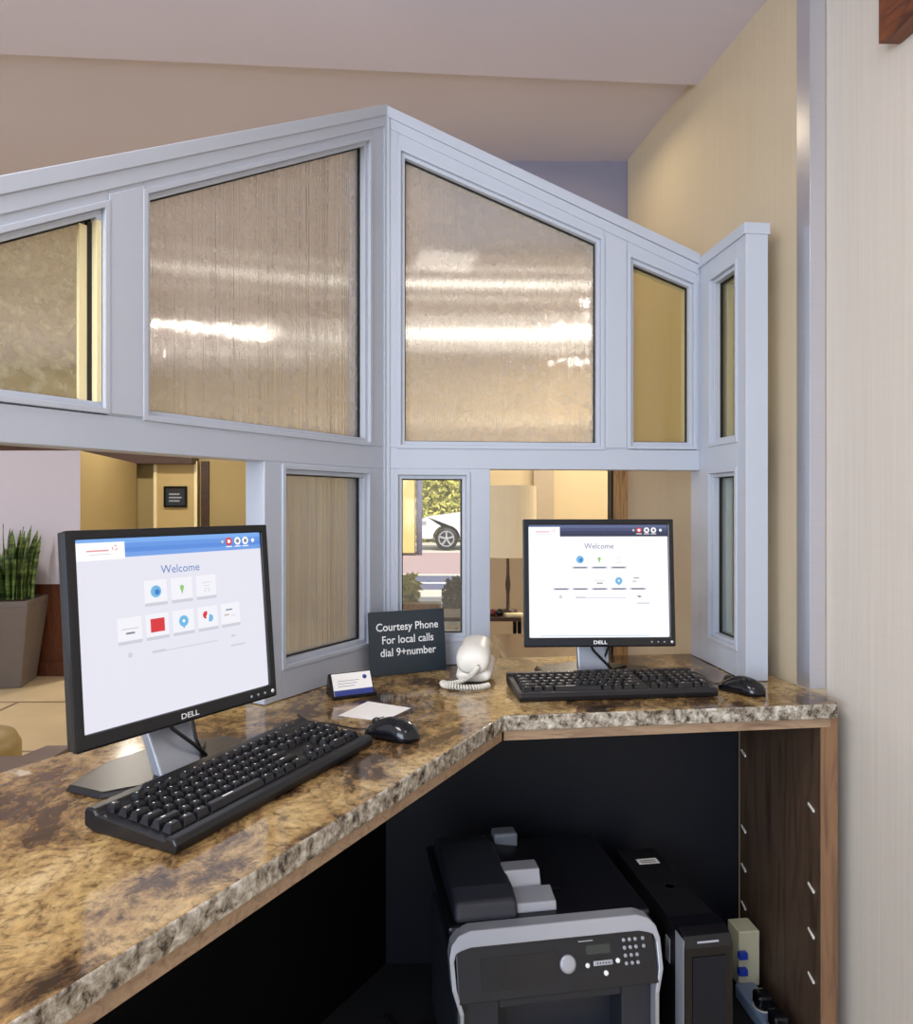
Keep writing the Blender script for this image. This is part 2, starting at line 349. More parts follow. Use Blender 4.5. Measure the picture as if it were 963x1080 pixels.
# white partition with a wooden base, and its olive return
pt = struct(MB().hexa([(-6, 5.18, .652), (-2.67, 5.18, .652), (-2.98, 6.8, .652), (-6, 6.8, .652)], [(-6, 5.18, 1.60), (-2.67, 5.18, 1.60), (-2.98, 6.8, 1.60), (-6, 6.8, 1.60)], m_lilac).build('wall_partition'))
pt.data.materials.append(m_olive)
for f in pt.data.polygons:
    if f.normal.x > .5: f.material_index = 1
struct(MB().hexa([(-6, 5.19, 0), (-2.67, 5.19, 0), (-2.98, 6.8, 0), (-6, 6.8, 0)], [(-6, 5.19, .652), (-2.67, 5.19, .652), (-2.98, 6.8, .652), (-6, 6.8, .652)], m_wainscot)
       .box((-6, 5.172, 0), (-2.672, 5.19, .10), m_wainscot).build('trim_4'))
struct(MB().box((-5.9, 6.82, 1.60), (-2.47, 6.99, 1.86), m_bronze).build('trim_5'))
# door casing with its leaf
dr = struct(MB().box((-2.86, 6.94, 0), (-2.46, 7.0, 1.63), mat('tan_door_panel', srgb(190, 166, 112), .6)).build('door_1'))
MB().box((-2.875, 6.925, 0), (-2.845, 6.96, 1.63), m_jamb).box((-2.49, 6.925, 0), (-2.46, 6.96, 1.63), m_jamb).build('door_casing', dr)
struct(MB().box((-2.44, 6.97, 0), (-2.37, 7.0, 1.63), m_bronze).build('gap_shade_strip'))  # dark strip stands in for the shaded gap beside the door

# steel corner guard on the end of the tan wall
g = MB()
d = Vector((-.149, 1, 0)).normalized(); n_ = Vector((-1, -.149, 0)).normalized()
c0 = Vector((.8182, 1.69, 0))+n_*.002+Vector((0, -.003, 0))
for a_, b_ in (((0, .795), None),):
    z0, z1 = .792, 2.50
    L1 = [c0, c0+d*.05, c0+d*.05-n_*.002, c0-n_*.002+Vector((0, .0025, 0))]
    g.hexa([v+Vector((0, 0, z0)) for v in L1], [v+Vector((0, 0, z1)) for v in L1], m_chrome)
    L2 = [c0, c0+Vector((.036, 0, 0)), c0+Vector((.036, .0025, 0)), c0-n_*.002+Vector((0, .0025, 0))]
    g.hexa([v+Vector((0, 0, z0)) for v in L2], [v+Vector((0, 0, z1)) for v in L2], m_chrome)
tag(g.build('corner_guard', bevel=.0008), 'tall brushed steel corner guard on the edge of the tan wall at the counter end', 'corner guard')

# wooden rail on the near wall
wl = lambda Y: .855+.149*(1.688-Y)
b = MB(); Y0, Y1 = 1.462, .2
b.hexa([(wl(Y0)-.044, Y0, 2.139), (wl(Y1)-.044, Y1, 2.139), (wl(Y1)-.001, Y1, 2.139), (wl(Y0)-.001, Y0, 2.139)],
       [(wl(Y0)-.044, Y0, 2.33), (wl(Y1)-.044, Y1, 2.33), (wl(Y1)-.001, Y1, 2.33), (wl(Y0)-.001, Y0, 2.33)], m_beamwood)
tag(b.build('wall_shelf_rail', bevel=.002), 'chestnut brown wooden rail fixed high on the pale grey wall at upper right', 'wooden rail')

# ---------------------------------------------------------------- glazed partition
A = Vector((-.1862, 1.925, 0)); B = Vector((.673, 2.02, 0)); E_ = Vector((.697, 1.765, 0)); an = R(30.5)
def panel_matrix(O, d, wdir):
    M = Matrix.Identity(4)
    M.col[0][:3] = d; M.col[1][:3] = wdir; M.col[2][:3] = (0, 0, 1); M.col[3][:3] = O; return M
dL = Vector((-math.sin(an), -math.cos(an), 0)); wL = Vector((-math.cos(an), math.sin(an), 0))
dM = (B-A).normalized(); wM = Vector((-dM.y, dM.x, 0))
dR = (E_-B).normalized(); wR = Vector((-dR.y, dR.x, 0))
ML = panel_matrix(A, dL, wL); MM = panel_matrix(A, dM, wM); MR = panel_matrix(B, dR, wR)
TH = .056; CT = .7915
def pr(mb, M, poly, w0, w1, m):
    mb.prism([(u, w0, z) for u, z in poly], (0, w1-w0, 0), m, M)
def inset(poly, d):
    """shrink a convex polygon by d on every side"""
    n = len(poly); cx = sum(p[0] for p in poly)/n; cz = sum(p[1] for p in poly)/n; lines = []
    for i in range(n):
        a, b_ = Vector(poly[i]), Vector(poly[(i+1) % n]); t = (b_-a).normalized(); nn = Vector((-t.y, t.x))
        if nn.dot(Vector((cx, cz))-a) < 0: nn = -nn
        lines.append((a+nn*d, t))
    out = []
    for i in range(n):
        (p1, t1), (p2, t2) = lines[i-1], lines[i]
        den = t1.x*t2.y-t1.y*t2.x; s_ = ((p2.x-p1.x)*t2.y-(p2.y-p1.y)*t2.x)/den
        out.append(tuple(p1+t1*s_))
    return out
sc = thing('glazed_screen', 'silver-blue gabled glazed screen standing along the back of the marble counter', 'glass partition')
def glazing(M, poly, gm, name='glass_pane'):
    """poly = visible glass outline; a stepped bead goes around it"""
    mb = MB(); v = lambda P, w: [(u, w, z) for u, z in P]
    o2 = inset(poly, -.020); o1 = inset(poly, -.010); oz = inset(poly, .0)
    mb.ring(v(o2, -.004), v(o1, -.004), (0, .020, 0), m_frame, M)
    mb.ring(v(o1, .006), v(oz, .006), (0, .020, 0), m_frame, M)
    mb.ring(v(o2, TH-.014), v(oz, TH-.014), (0, .018, 0), m_frame, M)
    bead = mb.build('glazing_bead', sc, bevel=.0012)
    gk = MB(); gk.ring(v(oz, .022), v(inset(poly, .0028), .022), (0, .008, 0), m_gasket, M).build('gasket', bead)
    pn = MB(); q = inset(poly, -.004); pn.prism(v(q, .028), (0, .005, 0), gm, M).build(name, sc)
def sec(mb, M, polys):
    for P in polys: pr(mb, M, P, 0, TH, m_frame)
sL = lambda u: 2.270-.582*u
sM = lambda u: 2.266-.416*u
e = .012     # bead hidden under the body edge
# left wing: u runs from the gable corner towards the viewer
UE = 1.42
fr = MB()
g1 = [(.8146, 1.391), (UE-.06, 1.391), (UE-.06, sL(UE-.06)-.095), (.8146, sL(.8146)-.095)]
g2 = [(.0816, 1.387), (.711, 1.387), (.711, sL(.711)-.090), (.0816, sL(.0816)-.092)]
g3 = [(.0855, .8755), (.3647, .8755), (.3647, 1.286), (.0855, 1.286)]
def hole(u0, u1, z0, z1L, z1R): return (u0-.018, u1+.018, z0-.018, z1L, z1R)
h = .018
sec(fr, ML, [
    [(0, 1.3105), (UE, 1.3105), (UE, 1.387-h), (0, 1.387-h)],                                       # mid rail
    [(0, 1.387-h), (.0816-h, 1.387-h), (.0816-h, sL(.0816-h)), (0, sL(0))],                         # corner stile
    [(.711+h, 1.387-h), (.8146-h, 1.387-h), (.8146-h, sL(.8146-h)), (.711+h, sL(.711+h))],          # mullion
    [(UE-.06+h, 1.387-h), (UE, 1.387-h), (UE, sL(UE)), (UE-.06+h, sL(UE-.06+h))],
    [(.0816-h, sL(.0816-h)-.082), (.711+h, sL(.711+h)-.082+.006), (.711+h, sL(.711+h)), (.0816-h, sL(.0816-h))],
    [(.8146-h, sL(.8146-h)-.082), (UE-.06+h, sL(UE-.06+h)-.082), (UE-.06+h, sL(UE-.06+h)), (.8146-h, sL(.8146-h))],
    [(0, CT), (.0855-h, CT), (.0855-h, 1.3105), (0, 1.3105)],
    [(.3647+h, CT), (.436, CT), (.436, 1.3105), (.3647+h, 1.3105)],
    [(.0855-h, CT), (.3647+h, CT), (.3647+h, .8755-h), (.0855-h, .8755-h)],
    [(.0855-h, 1.286+h), (.3647+h, 1.286+h), (.3647+h, 1.3105), (.0855-h, 1.3105)],
    [(UE-.06, CT), (UE, CT), (UE, 1.3105), (UE-.06, 1.3105)]])
pr(fr, ML, [(0, sL(0)-.026), (UE, sL(UE)-.026), (UE, sL(UE)+.003), (0, sL(0)+.003)], -.007, TH+.006, m_frame)
pr(fr, ML, [(.004, sL(0)-.056), (UE, sL(UE)-.056), (UE, sL(UE)-.026), (.004, sL(0)-.026)], -.0035, 0, m_frame)
pr(fr, ML, [(.728, 1.372), (.797, 1.372), (.797, sL(.797)-.062), (.728, sL(.728)-.062)], -.003, 0, m_frame)
fr.build('frame', sc, bevel=.0015)
glazing(ML, g1, m_mottle); glazing(ML, g2, m_frost); glazing(ML, g3, glass('smoky_glass', (.90, .90, .88, 1), .34, .14, .12, (.60, .60, .58, 1)))
# jamb lining beside the far left pane, its yellow light painted as cream
MB(ML).box((.8225, .020, 1.391), (.836, .0275, sL(.836)-.097), m_jamb).box((.8150, .018, 1.391), (.8224, .0275, sL(.8224)-.098), m_gasket).box((.8065, .004, 1.391), (.8148, .0275, sL(.8145)-.10), m_jamb).build('jamb_lining', sc)
# middle wing
LM = (B-A).length
fr = MB()
a1 = [(.0499, 1.386), (.5731, 1.386), (.5731, sM(.5731)-.094), (.0499, sM(.0499)-.107)]
a2 = [(.6772, 1.3895), (.837, 1.3895), (.837, sM(.837)-.097), (.6772, sM(.6772)-.104)]
a3 = [(.0424, .873), (.2039, .873), (.2039, 1.286), (.0424, 1.286)]
sec(fr, MM, [
    [(0, 1.3125), (LM, 1.3125), (LM, 1.386-h), (0, 1.386-h)],
    [(0, 1.386-h), (.0499-h, 1.386-h), (.0499-h, sM(.0499-h)), (0, sM(0))],
    [(.5731+h, 1.386-h), (.6772-h, 1.386-h), (.6772-h, sM(.6772-h)), (.5731+h, sM(.5731+h))],
    [(.837+h, 1.386-h), (LM, 1.386-h), (LM, sM(LM)), (.837+h, sM(.837+h))],
    [(.0499-h, sM(.0499-h)-.088), (.5731+h, sM(.5731+h)-.077), (.5731+h, sM(.5731+h)), (.0499-h, sM(.0499-h))],
    [(.6772-h, sM(.6772-h)-.085), (.837+h, sM(.837+h)-.078), (.837+h, sM(.837+h)), (.6772-h, sM(.6772-h))],
    [(0, CT), (.0424-h, CT), (.0424-h, 1.3125), (0, 1.3125)],
    [(.2039+h, CT), (.278, CT), (.278, 1.3125), (.2039+h, 1.3125)],
    [(.0424-h, CT), (.2039+h, CT), (.2039+h, .873-h), (.0424-h, .873-h)],
    [(.0424-h, 1.286+h), (.2039+h, 1.286+h), (.2039+h, 1.3125), (.0424-h, 1.3125)]])
pr(fr, MM, [(0, sM(0)-.026), (LM, sM(LM)-.026), (LM, sM(LM)+.003), (0, sM(0)+.003)], -.007, TH+.006, m_frame)
pr(fr, MM, [(.012, sM(.012)-.054), (LM-.004, sM(LM)-.054), (LM-.004, sM(LM)-.026), (.012, sM(.012)-.026)], -.0035, 0, m_frame)
pr(fr, MM, [(.597, 1.372), (.655, 1.372), (.655, sM(.655)-.06), (.597, sM(.597)-.06)], -.003, 0, m_frame)
fr.build('frame', sc, bevel=.0015)
glazing(MM, a1, m_frost); glazing(MM, a2, glass('yellow_lit_hazy_glass', (.98, .94, .74, 1), .10, 0, .10, (.90, .78, .48, 1))); glazing(MM, a3, m_clear)  # yellow tint of the narrow pane paints the lamplit wall behind it
# right wing
LR = .262
fr = MB()
b1 = [(.078, 1.392), (.200, 1.392), (.200, 1.806), (.078, 1.806)]
b2 = [(.072, .876), (.198, .876), (.198, 1.290), (.072, 1.290)]
sec(fr, MR, [
    [(0, CT), (.078-h, CT), (.078-h, 1.895), (0, 1.895)],
    [(.198+h, CT), (LR, CT), (LR, 1.895), (.198+h, 1.895)],
    [(.078-h, CT), (.198+h, CT), (.198+h, .876-h), (.078-h, .876-h)],
    [(.078-h, 1.290+h), (.198+h, 1.290+h), (.198+h, 1.392-h), (.078-h, 1.392-h)],
    [(.078-h, 1.806+h), (.198+h, 1.806+h), (.198+h, 1.895), (.078-h, 1.895)]])
pr(fr, MR, [(0, 1.870), (LR+.003, 1.870), (LR+.003, 1.898), (0, 1.898)], -.005, TH+.004, m_frame)
fr.build('frame', sc, bevel=.0015)
glazing(MR, b1, glass('yellow_lit_glass', (.97, .93, .76, 1), .10, 0, .08, (.90, .78, .48, 1))); glazing(MR, b2, glass('pale_green_glass', (.94, .96, .92, 1), .12, 0, .10, (.7, .74, .66, 1)))  # upper pane's yellow tint stands for light on the wall behind
# mitred posts that fill the two outer corners
k = MB()
mid = (wL+wM).normalized()*TH/math.cos(wL.angle(wM)/2)
P_ = [A, A+wM*TH, A+mid, A+wL*TH]
k.hexa([v+Vector((0, 0, CT)) for v in P_], [v+Vector((0, 0, 2.27)) for v in P_], m_frame)
k.build('corner_post', sc); k = MB()
Q_ = [A+dL*.010-wL*.004, A+dL*.010, A+dM*.010, A+dM*.010-wM*.004, A-mid.normalized()*.005]
k.hexa([v+Vector((0, 0, CT)) for v in Q_], [v+Vector((0, 0, 2.262)) for v in Q_], m_frame)
k.build('corner_bead', sc); k = MB()
mid2 = (wM+wR).normalized()*TH/math.cos(wM.angle(wR)/2)
P_ = [B, B+wR*TH, B+mid2, B+wM*TH]
k.hexa([v+Vector((0, 0, CT)) for v in P_], [v+Vector((0, 0, 1.904)) for v in P_], m_frame)
k.build('corner_post', sc)

# ---------------------------------------------------------------- counter
F0 = Vector((-.369, .601)); FC = Vector((.097, 1.478)); FR = Vector((.822, 1.569))
dF = (F0-FC).normalized(); FE = FC+dF*2.1
def off(p, w, d): q = p+w*d; return Vector((q.x, q.y))
bL0 = off(A+dL*1.9, wL, TH+.03); bC = Vector((A+mid.normalized()*(TH+.034)).to_2d()); bR0 = off(A+dM*(LM+.02), wM, TH+.022)
outline = [FE, FC, Vector((.808, 1.5655)), Vector((.8205, 1.571)), Vector((.826, 1.583)), Vector((.8265, 1.66)), Vector((.814, 1.686)), Vector((TW(2.08)-.001, 2.08)), Vector((.69, 2.105)), bR0, bC, bL0]
ct = MB(); ct.hexa([(p.x, p.y, .758) for p in outline], [(p.x, p.y, .790) for p in outline], m_marble)
wt = ct.build('marble_worktop', bevel=.004, seg=3)
wt.data.materials.append(m_medge)
for f in wt.data.polygons:
    if abs(f.normal.z) < .5: f.material_index = 1
tag(wt, 'angled brown and gold marble worktop running under the glazed screen', 'countertop')

cb = thing('desk_cabinet', 'open black-lined desk base with a walnut end panel under the marble worktop', 'desk', (0, 0, 0))
nF = Vector((dF.y, -dF.x)); nF = nF if nF.x < 0 else -nF          # into the desk from the left front edge
dFR = (FR-FC).normalized(); nR = Vector((-dFR.y, dFR.x))
def wall2(mb, p, q, nrm, t, z0, z1, m):
    P = [p, q, q+nrm*t, p+nrm*t]; mb.hexa([(v.x, v.y, z0) for v in P], [(v.x, v.y, z1) for v in P], m)
# plywood build-up strip just under the stone
mb = MB()
wall2(mb, FC+nF*.006+dF*.0, FE+nF*.006, nF, .02, .738, .7575, m_strip)
wall2(mb, FC+nR*.006, Vector((.806, 1.574)), nR, .02, .738, .7575, m_strip)
mb.build('support_strip', cb)
A2 = A.to_2d(); B2 = B.to_2d()
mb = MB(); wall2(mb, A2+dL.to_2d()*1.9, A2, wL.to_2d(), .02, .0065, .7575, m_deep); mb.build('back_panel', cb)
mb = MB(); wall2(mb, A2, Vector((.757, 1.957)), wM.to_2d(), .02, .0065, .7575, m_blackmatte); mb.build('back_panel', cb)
ep = MB()
EP = [Vector((.784, 1.572)), Vector((.824, 1.577)), Vector((.8155, 1.688)), Vector((.776, 1.955)), Vector((.757, 1.952))]
ep.hexa([(v.x, v.y, .0065) for v in EP], [(v.x, v.y, .7575) for v in EP], m_walnut)
epo = ep.build('end_panel', cb, bevel=.001)
epo.data.materials.append(m_walnut_edge)
for f in epo.data.polygons:
    if f.normal.y < -.5: f.material_index = 1  # front edge takes a paler walnut, as light falling on it
for row, yy in (('front', 1.605), ('back', 1.925)):
    for z in ((.545, .368, .268, .170) if row == 'front' else (.555, .355, .253, .153)):
        x = .784-(yy-1.572)*.0711
        MB().hexa([(x-.003, yy-.010, z), (x+.001, yy-.010, z), (x+.001, yy+.014, z+.008), (x-.003, yy+.014, z+.008)], [(x-.003, yy-.010, z+.005), (x+.001, yy-.010, z+.005), (x+.001, yy+.014, z+.013), (x-.003, yy+.014, z+.013)], m_white).build('shelf_clip', epo)
# the floor mat of the knee space
kf = MB(); KP = [FE, FC, Vector((.822, 1.575)), Vector((.760, 1.957)), A2+wM.to_2d()*.02, A2+wL.to_2d()*.02, A2+dL.to_2d()*1.9+wL.to_2d()*.02]
kf.hexa([(v.x, v.y, .0) for v in KP], [(v.x, v.y, .006) for v in KP], m_carpet)
tag(kf.build('carpet_mat'), 'dark carpet covering the floor of the knee space under the desk', 'carpet')

# ---------------------------------------------------------------- monitors
UI = {}
def ui(n, c, s): 
    if n not in UI: UI[n] = em('screen_'+n, c, s)
    return UI[n]
def make_monitor(label, loc, rotz, tilt, blue, foot_turn=0, fy=.014):
    W, H, D = .364, .304, .026
    t = thing('computer_monitor', label, 'computer monitor', loc, rotz, 'computer monitors on the counter')
    ztop = 1.183-.79; zb = ztop-H
    M = Matrix.Translation((0, 0, zb)) @ Matrix.Rotation(-tilt, 4, 'X')      # face looks to local -y, leaning back
    bw = .0135; bb = .022
    mb = MB(M)
    mb.ring([(-W/2, 0, 0), (W/2, 0, 0), (W/2, 0, H), (-W/2, 0, H)], [(-W/2+bw, 0, bb), (W/2-bw, 0, bb), (W/2-bw, 0, H-bw), (-W/2+bw, 0, H-bw)], (0, .012, 0), m_gloss)
    bz = mb.build('bezel', t, bevel=.0025)
    MB(M).text('DELL', .0115, m_letter, Matrix.Translation((0, -.0006, bb*.48)) @ Matrix.Rotation(R(90), 4, 'X'), bold=.02, space=1.0, sx=1.3).build('lettering', bz)
    for i in range(4):
        bt = MB(M).lathe([(.0022 if i < 3 else .0032, 0), (.0022 if i < 3 else .0032, .0012)], m_silver if i < 3 else m_letter, 12, Matrix.Translation((W/2-.058+i*.0150+(.003 if i == 3 else 0), 0, bb*.5)) @ Matrix.Rotation(R(90), 4, 'X'))
        bt.build('button', bz)
    # body behind the bezel
    mb = MB(M); mb.box((-W/2+.001, .0115, .001), (W/2-.001, D, H-.001), m_black); 
    mb.hexa([(-.14, D, .03), (.14, D, .03), (.14, D, H-.03), (-.14, D, H-.03)], [(-.11, D+.028, .06), (.11, D+.028, .06), (.11, D+.028, H-.06), (-.11, D+.028, H-.06)], m_black)
    mb.build('back_shell', t, bevel=.003)
    # lit screen with the welcome page
    sw, sh = W-2*bw, H-bw-bb
    S = M @ Matrix.Translation((-sw/2, .0055, H-bw)) @ Matrix.Rotation(R(90), 4, 'X')    # x right, y up, z towards the viewer
    mb = MB(S); P = lambda u, v, z=.0: (u*sw, -v*sh, z)
    def rect(u0, v0, u1, v1, m, z): mb.add([P(u0, v1, z), P(u1, v1, z), P(u1, v0, z), P(u0, v0, z)], [(0, 1, 2, 3)], m)
    wht = ui('white' if not blue else 'soft_white', srgb(250, 251, 255) if not blue else srgb(228, 228, 240), 1.0)
    rect(-.003, -.003, 1.003, 1.003, wht, 0)
    hd = [(86, 98, 140), (60, 70, 112), (36, 44, 84), (26, 32, 66)] if not blue else [(122, 172, 238), (96, 150, 226), (84, 138, 220), (110, 158, 230)]
    for i, c in enumerate(hd): rect(0, .026*i, 1, .026*(i+1), ui('head%d%s' % (i, blue), srgb(*c), 1), .0003)
    rect(0, .018, .225, .112, ui('logo_white', srgb(255, 255, 255), 1), .0005)
    red = ui('red', srgb(216, 40, 48), 1); lb = ui('light_blue', srgb(110, 182, 226), 1); gr = ui('grey', srgb(206, 206, 218), 1)
    dk = ui('dark_grey', srgb(120, 124, 140), 1); navy = ui('navy', srgb(60, 70, 120), 1); green = ui('green', srgb(140, 200, 110), 1)
    ft = Matrix.Rotation(0, 4, 'X')
    # logo: grey-red wordmark bars with a round red swirl
    rect(.05, .058, .15, .066, ui('pink', srgb(226, 150, 156), 1), .0007); rect(.06, .08, .16, .084, gr, .0007)
    for a0 in (20, 150, 270): mb.disc(P(.178, .05, .0007), .0042, red, 10, a0=a0, a1=a0+100)
    for i, u in enumerate((.795, .85, .90)):
        mb.disc(P(u, .048, .0006), .0068, ui('badge', srgb(250, 250, 252), 1) if i else red, 16)
        mb.disc(P(u, .048, .0008), .0034, (red, dk, dk)[i] if i else ui('logo_white', None, 1), 10)
        rect(u-.02, .078, u+.02, .084, ui('logo_white', None, 1), .0006)
    mb.disc(P(.755, .048, .0006), .0028, gr, 8); mb.disc(P(.95, .048, .0006), .0036, ui('logo_white', None, 1), 8)
    mb.text('Welcome', .0180, ui('title_blue', srgb(92, 122, 190), 1) if blue else ui('title_grey', srgb(120, 126, 150), 1), Matrix.Translation(P(.505, .192, .0006)))
    def icon(kind, u, v):
        c = P(u, v, .0009)
        if kind == 'globe': mb.disc(c, .0092, lb, 18); mb.disc((c[0]+.002, c[1]-.001, .0011), .005, ui('mid_blue', srgb(50, 120, 200), 1), 5)
        if kind == 'pin': mb.disc((c[0], c[1]+.002, c[2]), .0038, green, 12); mb.add([(c[0]-.003, c[1], c[2]), (c[0]+.003, c[1], c[2]), (c[0], c[1]-.009, c[2])], [(0, 2, 1)], green)
        if kind == 'cart':
            for q in range(3): mb.add([(c[0]-.008+q*.002, c[1]+.006-q*.005, c[2]), (c[0]+.007, c[1]+.006-q*.005, c[2]), (c[0]+.007, c[1]+.005-q*.005, c[2]), (c[0]-.008+q*.002, c[1]+.005-q*.005, c[2])], [(0, 1, 2, 3)], gr)
            mb.disc((c[0]-.003, c[1]-.008, c[2]), .0016, gr, 8); mb.disc((c[0]+.005, c[1]-.008, c[2]), .0016, gr, 8)
        if kind == 'red': rect(u-.036, v-.038, u+.036, v+.038, red, .0009)
        if kind == 'shield': mb.disc(c, .0088, lb, 14); mb.add([(c[0]-.0088, c[1]+.001, c[2]), (c[0]+.0088, c[1]+.001, c[2]), (c[0], c[1]-.012, c[2])], [(0, 2, 1)], lb); mb.disc((c[0], c[1], .0011), .003, ui('logo_white', None, 1), 4)
        if kind == 'swirl': mb.disc((c[0]-.004, c[1]+.004, c[2]), .006, red, 12, a0=60, a1=300); mb.disc((c[0]+.004, c[1]-.002, c[2]), .006, lb, 12, a0=-120, a1=130); mb.disc((c[0]-.001, c[1]+.001, c[2]+.0001), .0028, ui('logo_white', None, 1), 8)
        if kind == 'map': rect(u-.03, v-.03, u+.01, v-.022, dk, .0009); rect(u-.04, v, u-.01, v+.01, ui('sand', srgb(200, 190, 170), 1), .0009); rect(u, v+.01, u+.03, v+.014, gr, .0009)
        if kind == 'words': rect(u-.04, v-.006, u+.04, v, gr, .0009); rect(u-.02, v+.016, u+.022, v+.026, dk, .0009)
    tl = ui('tile', srgb(240, 240, 247), 1) if blue else ui('tile_w', srgb(254, 254, 255), 1)
    rows = [(.31, (.367, .505, .643), ('globe', 'pin', 'cart')), (.50, (.23, .367, .505, .643, .78), ('words', 'red', 'shield', 'swirl', 'map') if blue else ('none', 'none', 'words', 'shield', 'map'))]
    for v, us, ks in rows:
        for u, kd in zip(us, ks):
            rect(u-.058, v-.065, u+.058, v+.078, tl, .0004)
            rect(u-.058, v+.062, u+.058, v+.080, ui('tile_foot', srgb(204, 204, 216), 1) if blue else gr, .0006)
            if not blue: rect(u-.045, v+.066, u+.045, v+.078, dk, .0007)
            icon(kd, u, v)
    rect(.33, .648, .69, .654, gr, .0006); rect(.335, .640, .40, .652, ui('tile_foot', srgb(204, 204, 216), 1), .0007)
    mb.disc(P(.225, .64, .0006), .004, gr, 10); mb.disc(P(.79, .63, .0006), .005, gr if blue else dk, 10, a0=180, a1=360)
    rect(.77, .695, .86, .705, gr, .0006)
    if not blue: rect(.08, .982, .86, .988, ui('pale_blue', srgb(190, 214, 240), 1), .0006)
    mb.build('screen', t)
    # stand: sloping silver neck on a dark splayed foot
    st = MB(); st.hexa([(-.037, fy+.004, .008), (.037, fy+.004, .008), (.037, fy+.028, .008), (-.037, fy+.028, .008)], [(-.042, .090, .150), (.042, .090, .150), (.042, .110, .150), (-.042, .110, .150)], m_silver)
    st.build('neck', t, bevel=.003)
    st = MB(); st.box((-.050, .045, .13), (.050, .108, .24), m_black); st.build('hinge_block', t, bevel=.004)
    ft_ = MB(Matrix.Translation((0, fy, 0)) @ Matrix.Rotation(foot_turn, 4, 'Z')); z0 = .0006
    F_ = [(-.05, -.012), (.06, -.012), (.165, .040), (.160, .090), (.045, .150), (-.04, .150), (-.135, .100), (-.125, .025)]
    ft_.hexa([(x, y, z0) for x, y in F_], [(x*.96, (y-.07)*.92+.07, .009) for x, y in F_], m_black)
    ft_.build('foot', t, bevel=.002)
    cb_ = MB(); cb_.tube([(-.020, .045, .14), (-.024, .042, .105), (-.010, .030, .075), (.020, fy+.004, .045), (.045, fy+.006, .020), (.07, fy+.05, .013), (.10, fy+.08, .012)], .0032, m_black)
    cb_.tube([(.045, .060, .15), (.040, .055, .10), (.030, fy+.012, .050), (.043, fy+.01, .020), (.06, fy+.03, .012)], .0028, m_black)
    cb_.build('cable', t)
    return t
# face centres (bottom edge) from the places of the panels
make_monitor('nearer flat computer monitor with blue-headed welcome page, on the left wing of the counter', (-.4155, 1.1400, .7902), R(90-32.5), R(5), True)
make_monitor('farther flat computer monitor with dark-headed welcome page, facing the camera below the gable', (.3420, 1.735, .7902), R(2.0), R(4), False, fy=.066)

# ---------------------------------------------------------------- keyboards
KB_W, KB_D = .450, .165
def key_mesh(w, d, tall=.0105):
    mb = MB(); a = .0075
    wb, db = w/2-.0008, d/2-.0008; wt_, dt = wb-.0034, db-.0036
    mb.hexa([(-wb, -db, 0), (wb, -db, 0), (wb, db, 0), (-wb, db, 0)], [(-wt_, -dt+.001, tall), (wt_, -dt+.001, tall), (wt_, dt+.001, tall), (-wt_, dt+.001, tall)], m_key)
    mb.add([(-wt_*.5, dt*.2, tall+.0002), (-wt_*.1, dt*.2, tall+.0002), (-wt_*.1, dt*.75, tall+.0002), (-wt_*.5, dt*.75, tall+.0002)], [(0, 1, 2, 3)], m_keyprint)
    return mb
def make_keyboard(label, loc, rotz):
    t = thing('keyboard', label, 'computer keyboard', loc, rotz, 'keyboards on the counter')
    mb = MB()
    # wedge section swept along the length, y=0 is the front edge
    secp = [(.002, .001), (.0, .012), (.005, .0185), (.018, .0190), (.021, .0150), (.141, .0245), (.145, .0300), (.161, .0310), (.165, .026), (.165, .006), (.150, .001)]
    mb.prism([(-KB_W/2, y, z) for y, z in secp], (KB_W, 0, 0), m_black)
    case = mb.build('case', t, bevel=.003)
    sl = math.atan2(.0095, .120); u = .0190
    def place(x, y, w, dd=.0175):
        kk = (round(w, 4), round(dd, 4))
        if kk not in cache:
            o = key_mesh(w, dd).build('key', t, bevel=.0008, seg=1); cache[kk] = o
        else:
            o = cache[kk].copy(); COL.objects.link(o); o.parent = t
        o.location = (x, y, .0148+(y-.021)*math.tan(sl)); o.rotation_euler = (sl, 0, 0)
    x0 = -KB_W/2+.012; y0 = .032
    rws = [[1.25, 1.25, 1.25, 5.75, 1.25, 1.25, 1.25, 1.75], [2.25]+[1]*10+[2.75], [1.75]+[1]*11+[2.25], [1.5]+[1]*12+[1.5], [1]*13+[2]]
    for r_, ks in enumerate(rws):
        x = x0; y = y0+r_*.0196
        for w in ks: place(x+w*u/2, y, w*u); x += w*u
    yF = y0+5*.0196+.003
    x = x0; place(x+u/2, yF, u); x += 2*u
    for b_ in range(3):
        for q in range(4): place(x+u/2, yF, u); x += u
        x += .5*u
    xn = x0+15*u+.006
    for q in range(3): place(xn+(q+.5)*u, yF, u); place(xn+(q+.5)*u, y0+4*.0196, u); place(xn+(q+.5)*u, y0+3*.0196, u); place(xn+(q+.5)*u, y0, u)
    place(xn+1.5*u, y0+.0196, u)
    xp = xn+3*u+.006
    for r_ in range(5):
        for q in range(4):
            if q == 3 and r_ in (0, 2): continue
            if r_ == 0 and q == 1: continue
            w = 2*u if (r_ == 0 and q == 0) else u
            if q == 3: place(xp+3.5*u, y0+(r_-.5)*.0196, u, .0355 if r_ in (1, 3) else .0175) if r_ != 4 else place(xp+3.5*u, y0+r_*.0196, u)
            else: place(xp+(q*u+w/2), y0+r_*.0196, w)
    for q in range(3):
        MB().box((xp+.012+q*.018, .150, .0305), (xp+.016+q*.018, .152, .0312), m_silver).build('status_light', case)
    return t
cache = {}
make_keyboard('long black keyboard in front of the nearer monitor on the left counter wing', (-.2438, 1.091, .7902), math.atan2(.4089, .1951))
cache = {}
make_keyboard('long black keyboard in front of the farther monitor below the gable', (.3593, 1.597, .7902), R(6.2))

